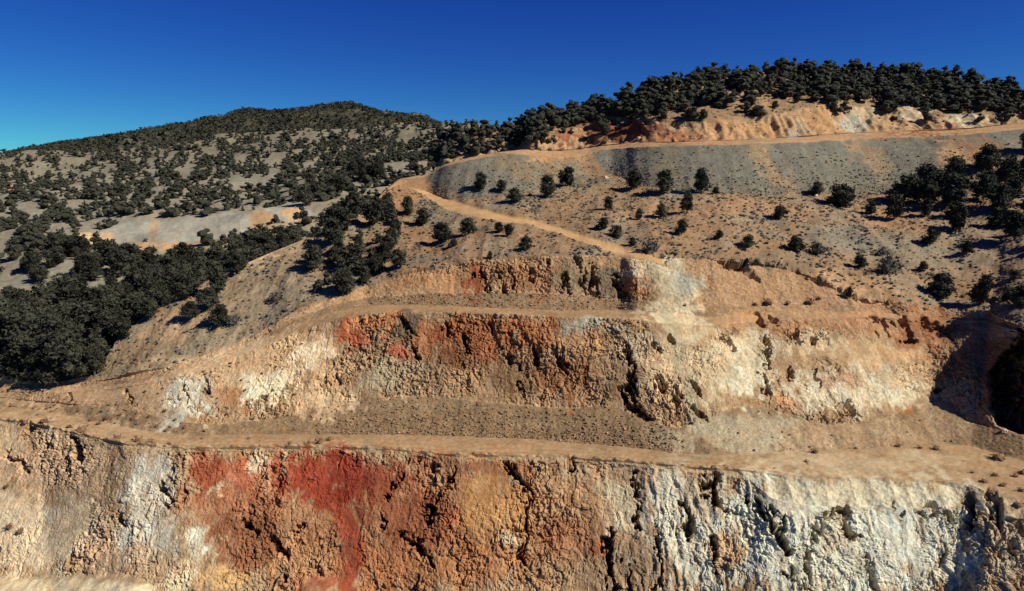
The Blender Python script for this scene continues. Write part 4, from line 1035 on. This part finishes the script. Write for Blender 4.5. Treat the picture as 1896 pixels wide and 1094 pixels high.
CUBE = np.array([(x, y, z) for x in (-1, 1) for y in (-1, 1) for z in (-1, 1)], float) * .5
CF = np.array([(0, 1, 3), (0, 3, 2), (4, 6, 7), (4, 7, 5), (0, 4, 5), (0, 5, 1), (2, 3, 7), (2, 7, 6), (0, 2, 6), (0, 6, 4), (1, 5, 7), (1, 7, 3)])
def stones(name, pos, s0, s1, col_, label, r):
    parts, cols = [], []
    for p in pos:
        s = s0 * (s1 / s0) ** (r.random() ** 2.2)
        q = r.normal(size=(3, 3)); q, _ = np.linalg.qr(q)
        v = (CUBE * r.uniform(.5, 1.3, (8, 3))) @ q * s * np.array([1.15, 1, .7])
        parts.append((v + p + np.array([0, 0, s * .15]), CF)); cols.append(np.tile(lin(col_) * r.uniform(.55, 1.2), (8, 1)))
    v, f = cat(parts)
    o = add(name, new_mesh(name, v, f, M_RUBBLE, np.concatenate(cols) * KA)); tag(o, label, 'rubble', kind='stuff')
stones('rubble', rand_on(PA, ((S2 == 3) * (1.1 - T2) * sm(PX, 480, 700) * (1 - .97 * sm(PX, 1200, 1290)) + (S2 == 6) * .5 * sm(PX, 640, 760) * (PX < 1160)) * infr, 7000, rs_), .05, .30, (150, 122, 92), 'loose brown stones lying on the gravel talus', rs_)
stones('rubble', rand_on(PA, ((S2 == 9) * (1.1 - T2) ** 2 * sm(PX, 800, 840)) * ~gap.reshape(NR, NC) * infr, 5200, rs_), .08, .42, (118, 110, 97), 'loose grey stones covering the waste rock dump', rs_)
stones('rubble', rand_on(PA, ((S2 == 8) * (tr2 < .1) + .5 * ((S2 == 2) & (PX > 1250) & (PX < 1500)) + .03 * (S2 == 2)) * infr, 2600, rs_), .06, .28, (170, 142, 110), 'scattered pale stones on the hillside and bench', rs_)

# a few boulders that stand out
def boulder(sheet, x, y, spx, colr, label):
    P = sheet.at(x, y); s = spx / px_size(P) * .55
    r = np.random.default_rng(int(x)); v = []; 
    me = bpy.data.meshes.new('boulder')
    import bmesh
    bm = bmesh.new(); bmesh.ops.create_icosphere(bm, subdivisions=3, radius=1)
    co = np.array([w_.co[:] for w_ in bm.verts]); b_, e_ = worley((co * 1.3 + x * .37).astype(np.float32))
    co = co * (0.8 + .45 * b_[:, None] + .12 * fbm(co * 2 + x, 3)[:, None]) * np.array([1, .9, .8])
    for w_, c_ in zip(bm.verts, co): w_.co = c_
    bm.to_mesh(me); bm.free()
    at = me.attributes.new('mineral', 'FLOAT_COLOR', 'POINT'); at.data.foreach_set('color', np.tile([*(lin(colr) * KA), 1], len(co)).astype(np.float32))
    me.materials.append(M_ROCK)
    o = add('boulder', me, None, P + np.array([0, 0, s * .35])); o.scale = (s, s, s); o.rotation_euler = (0, 0, x)
    tag(o, label, 'boulder')
boulder(SD, 1182, 257, 9, (196, 160, 118), 'pale upright boulder at the foot of the red road cut')
boulder(SD, 1144, 217, 8, (170, 144, 112), 'pale boulder on top of the red road cut')
boulder(SA, 1122, 333, 8, (222, 190, 150), 'small bright boulder on the saddle soil left of the large dump')
boulder(SA, 1511, 363, 6, (226, 206, 176), 'small white stone at the dump foot by a low juniper')
boulder(SA, 1860, 800, 9, (224, 200, 166), 'pale broken block at the foot of the shadowed wall')
print('TREES', len(TREES), 'tris', sum(len(o.data.polygons) * (2 if len(o.data.polygons) and o.data.polygons[0].loop_total == 4 else 1) for o in scene.objects if o.type == 'MESH' and o.name.split('.')[0] not in ('crown', 'trunk')))
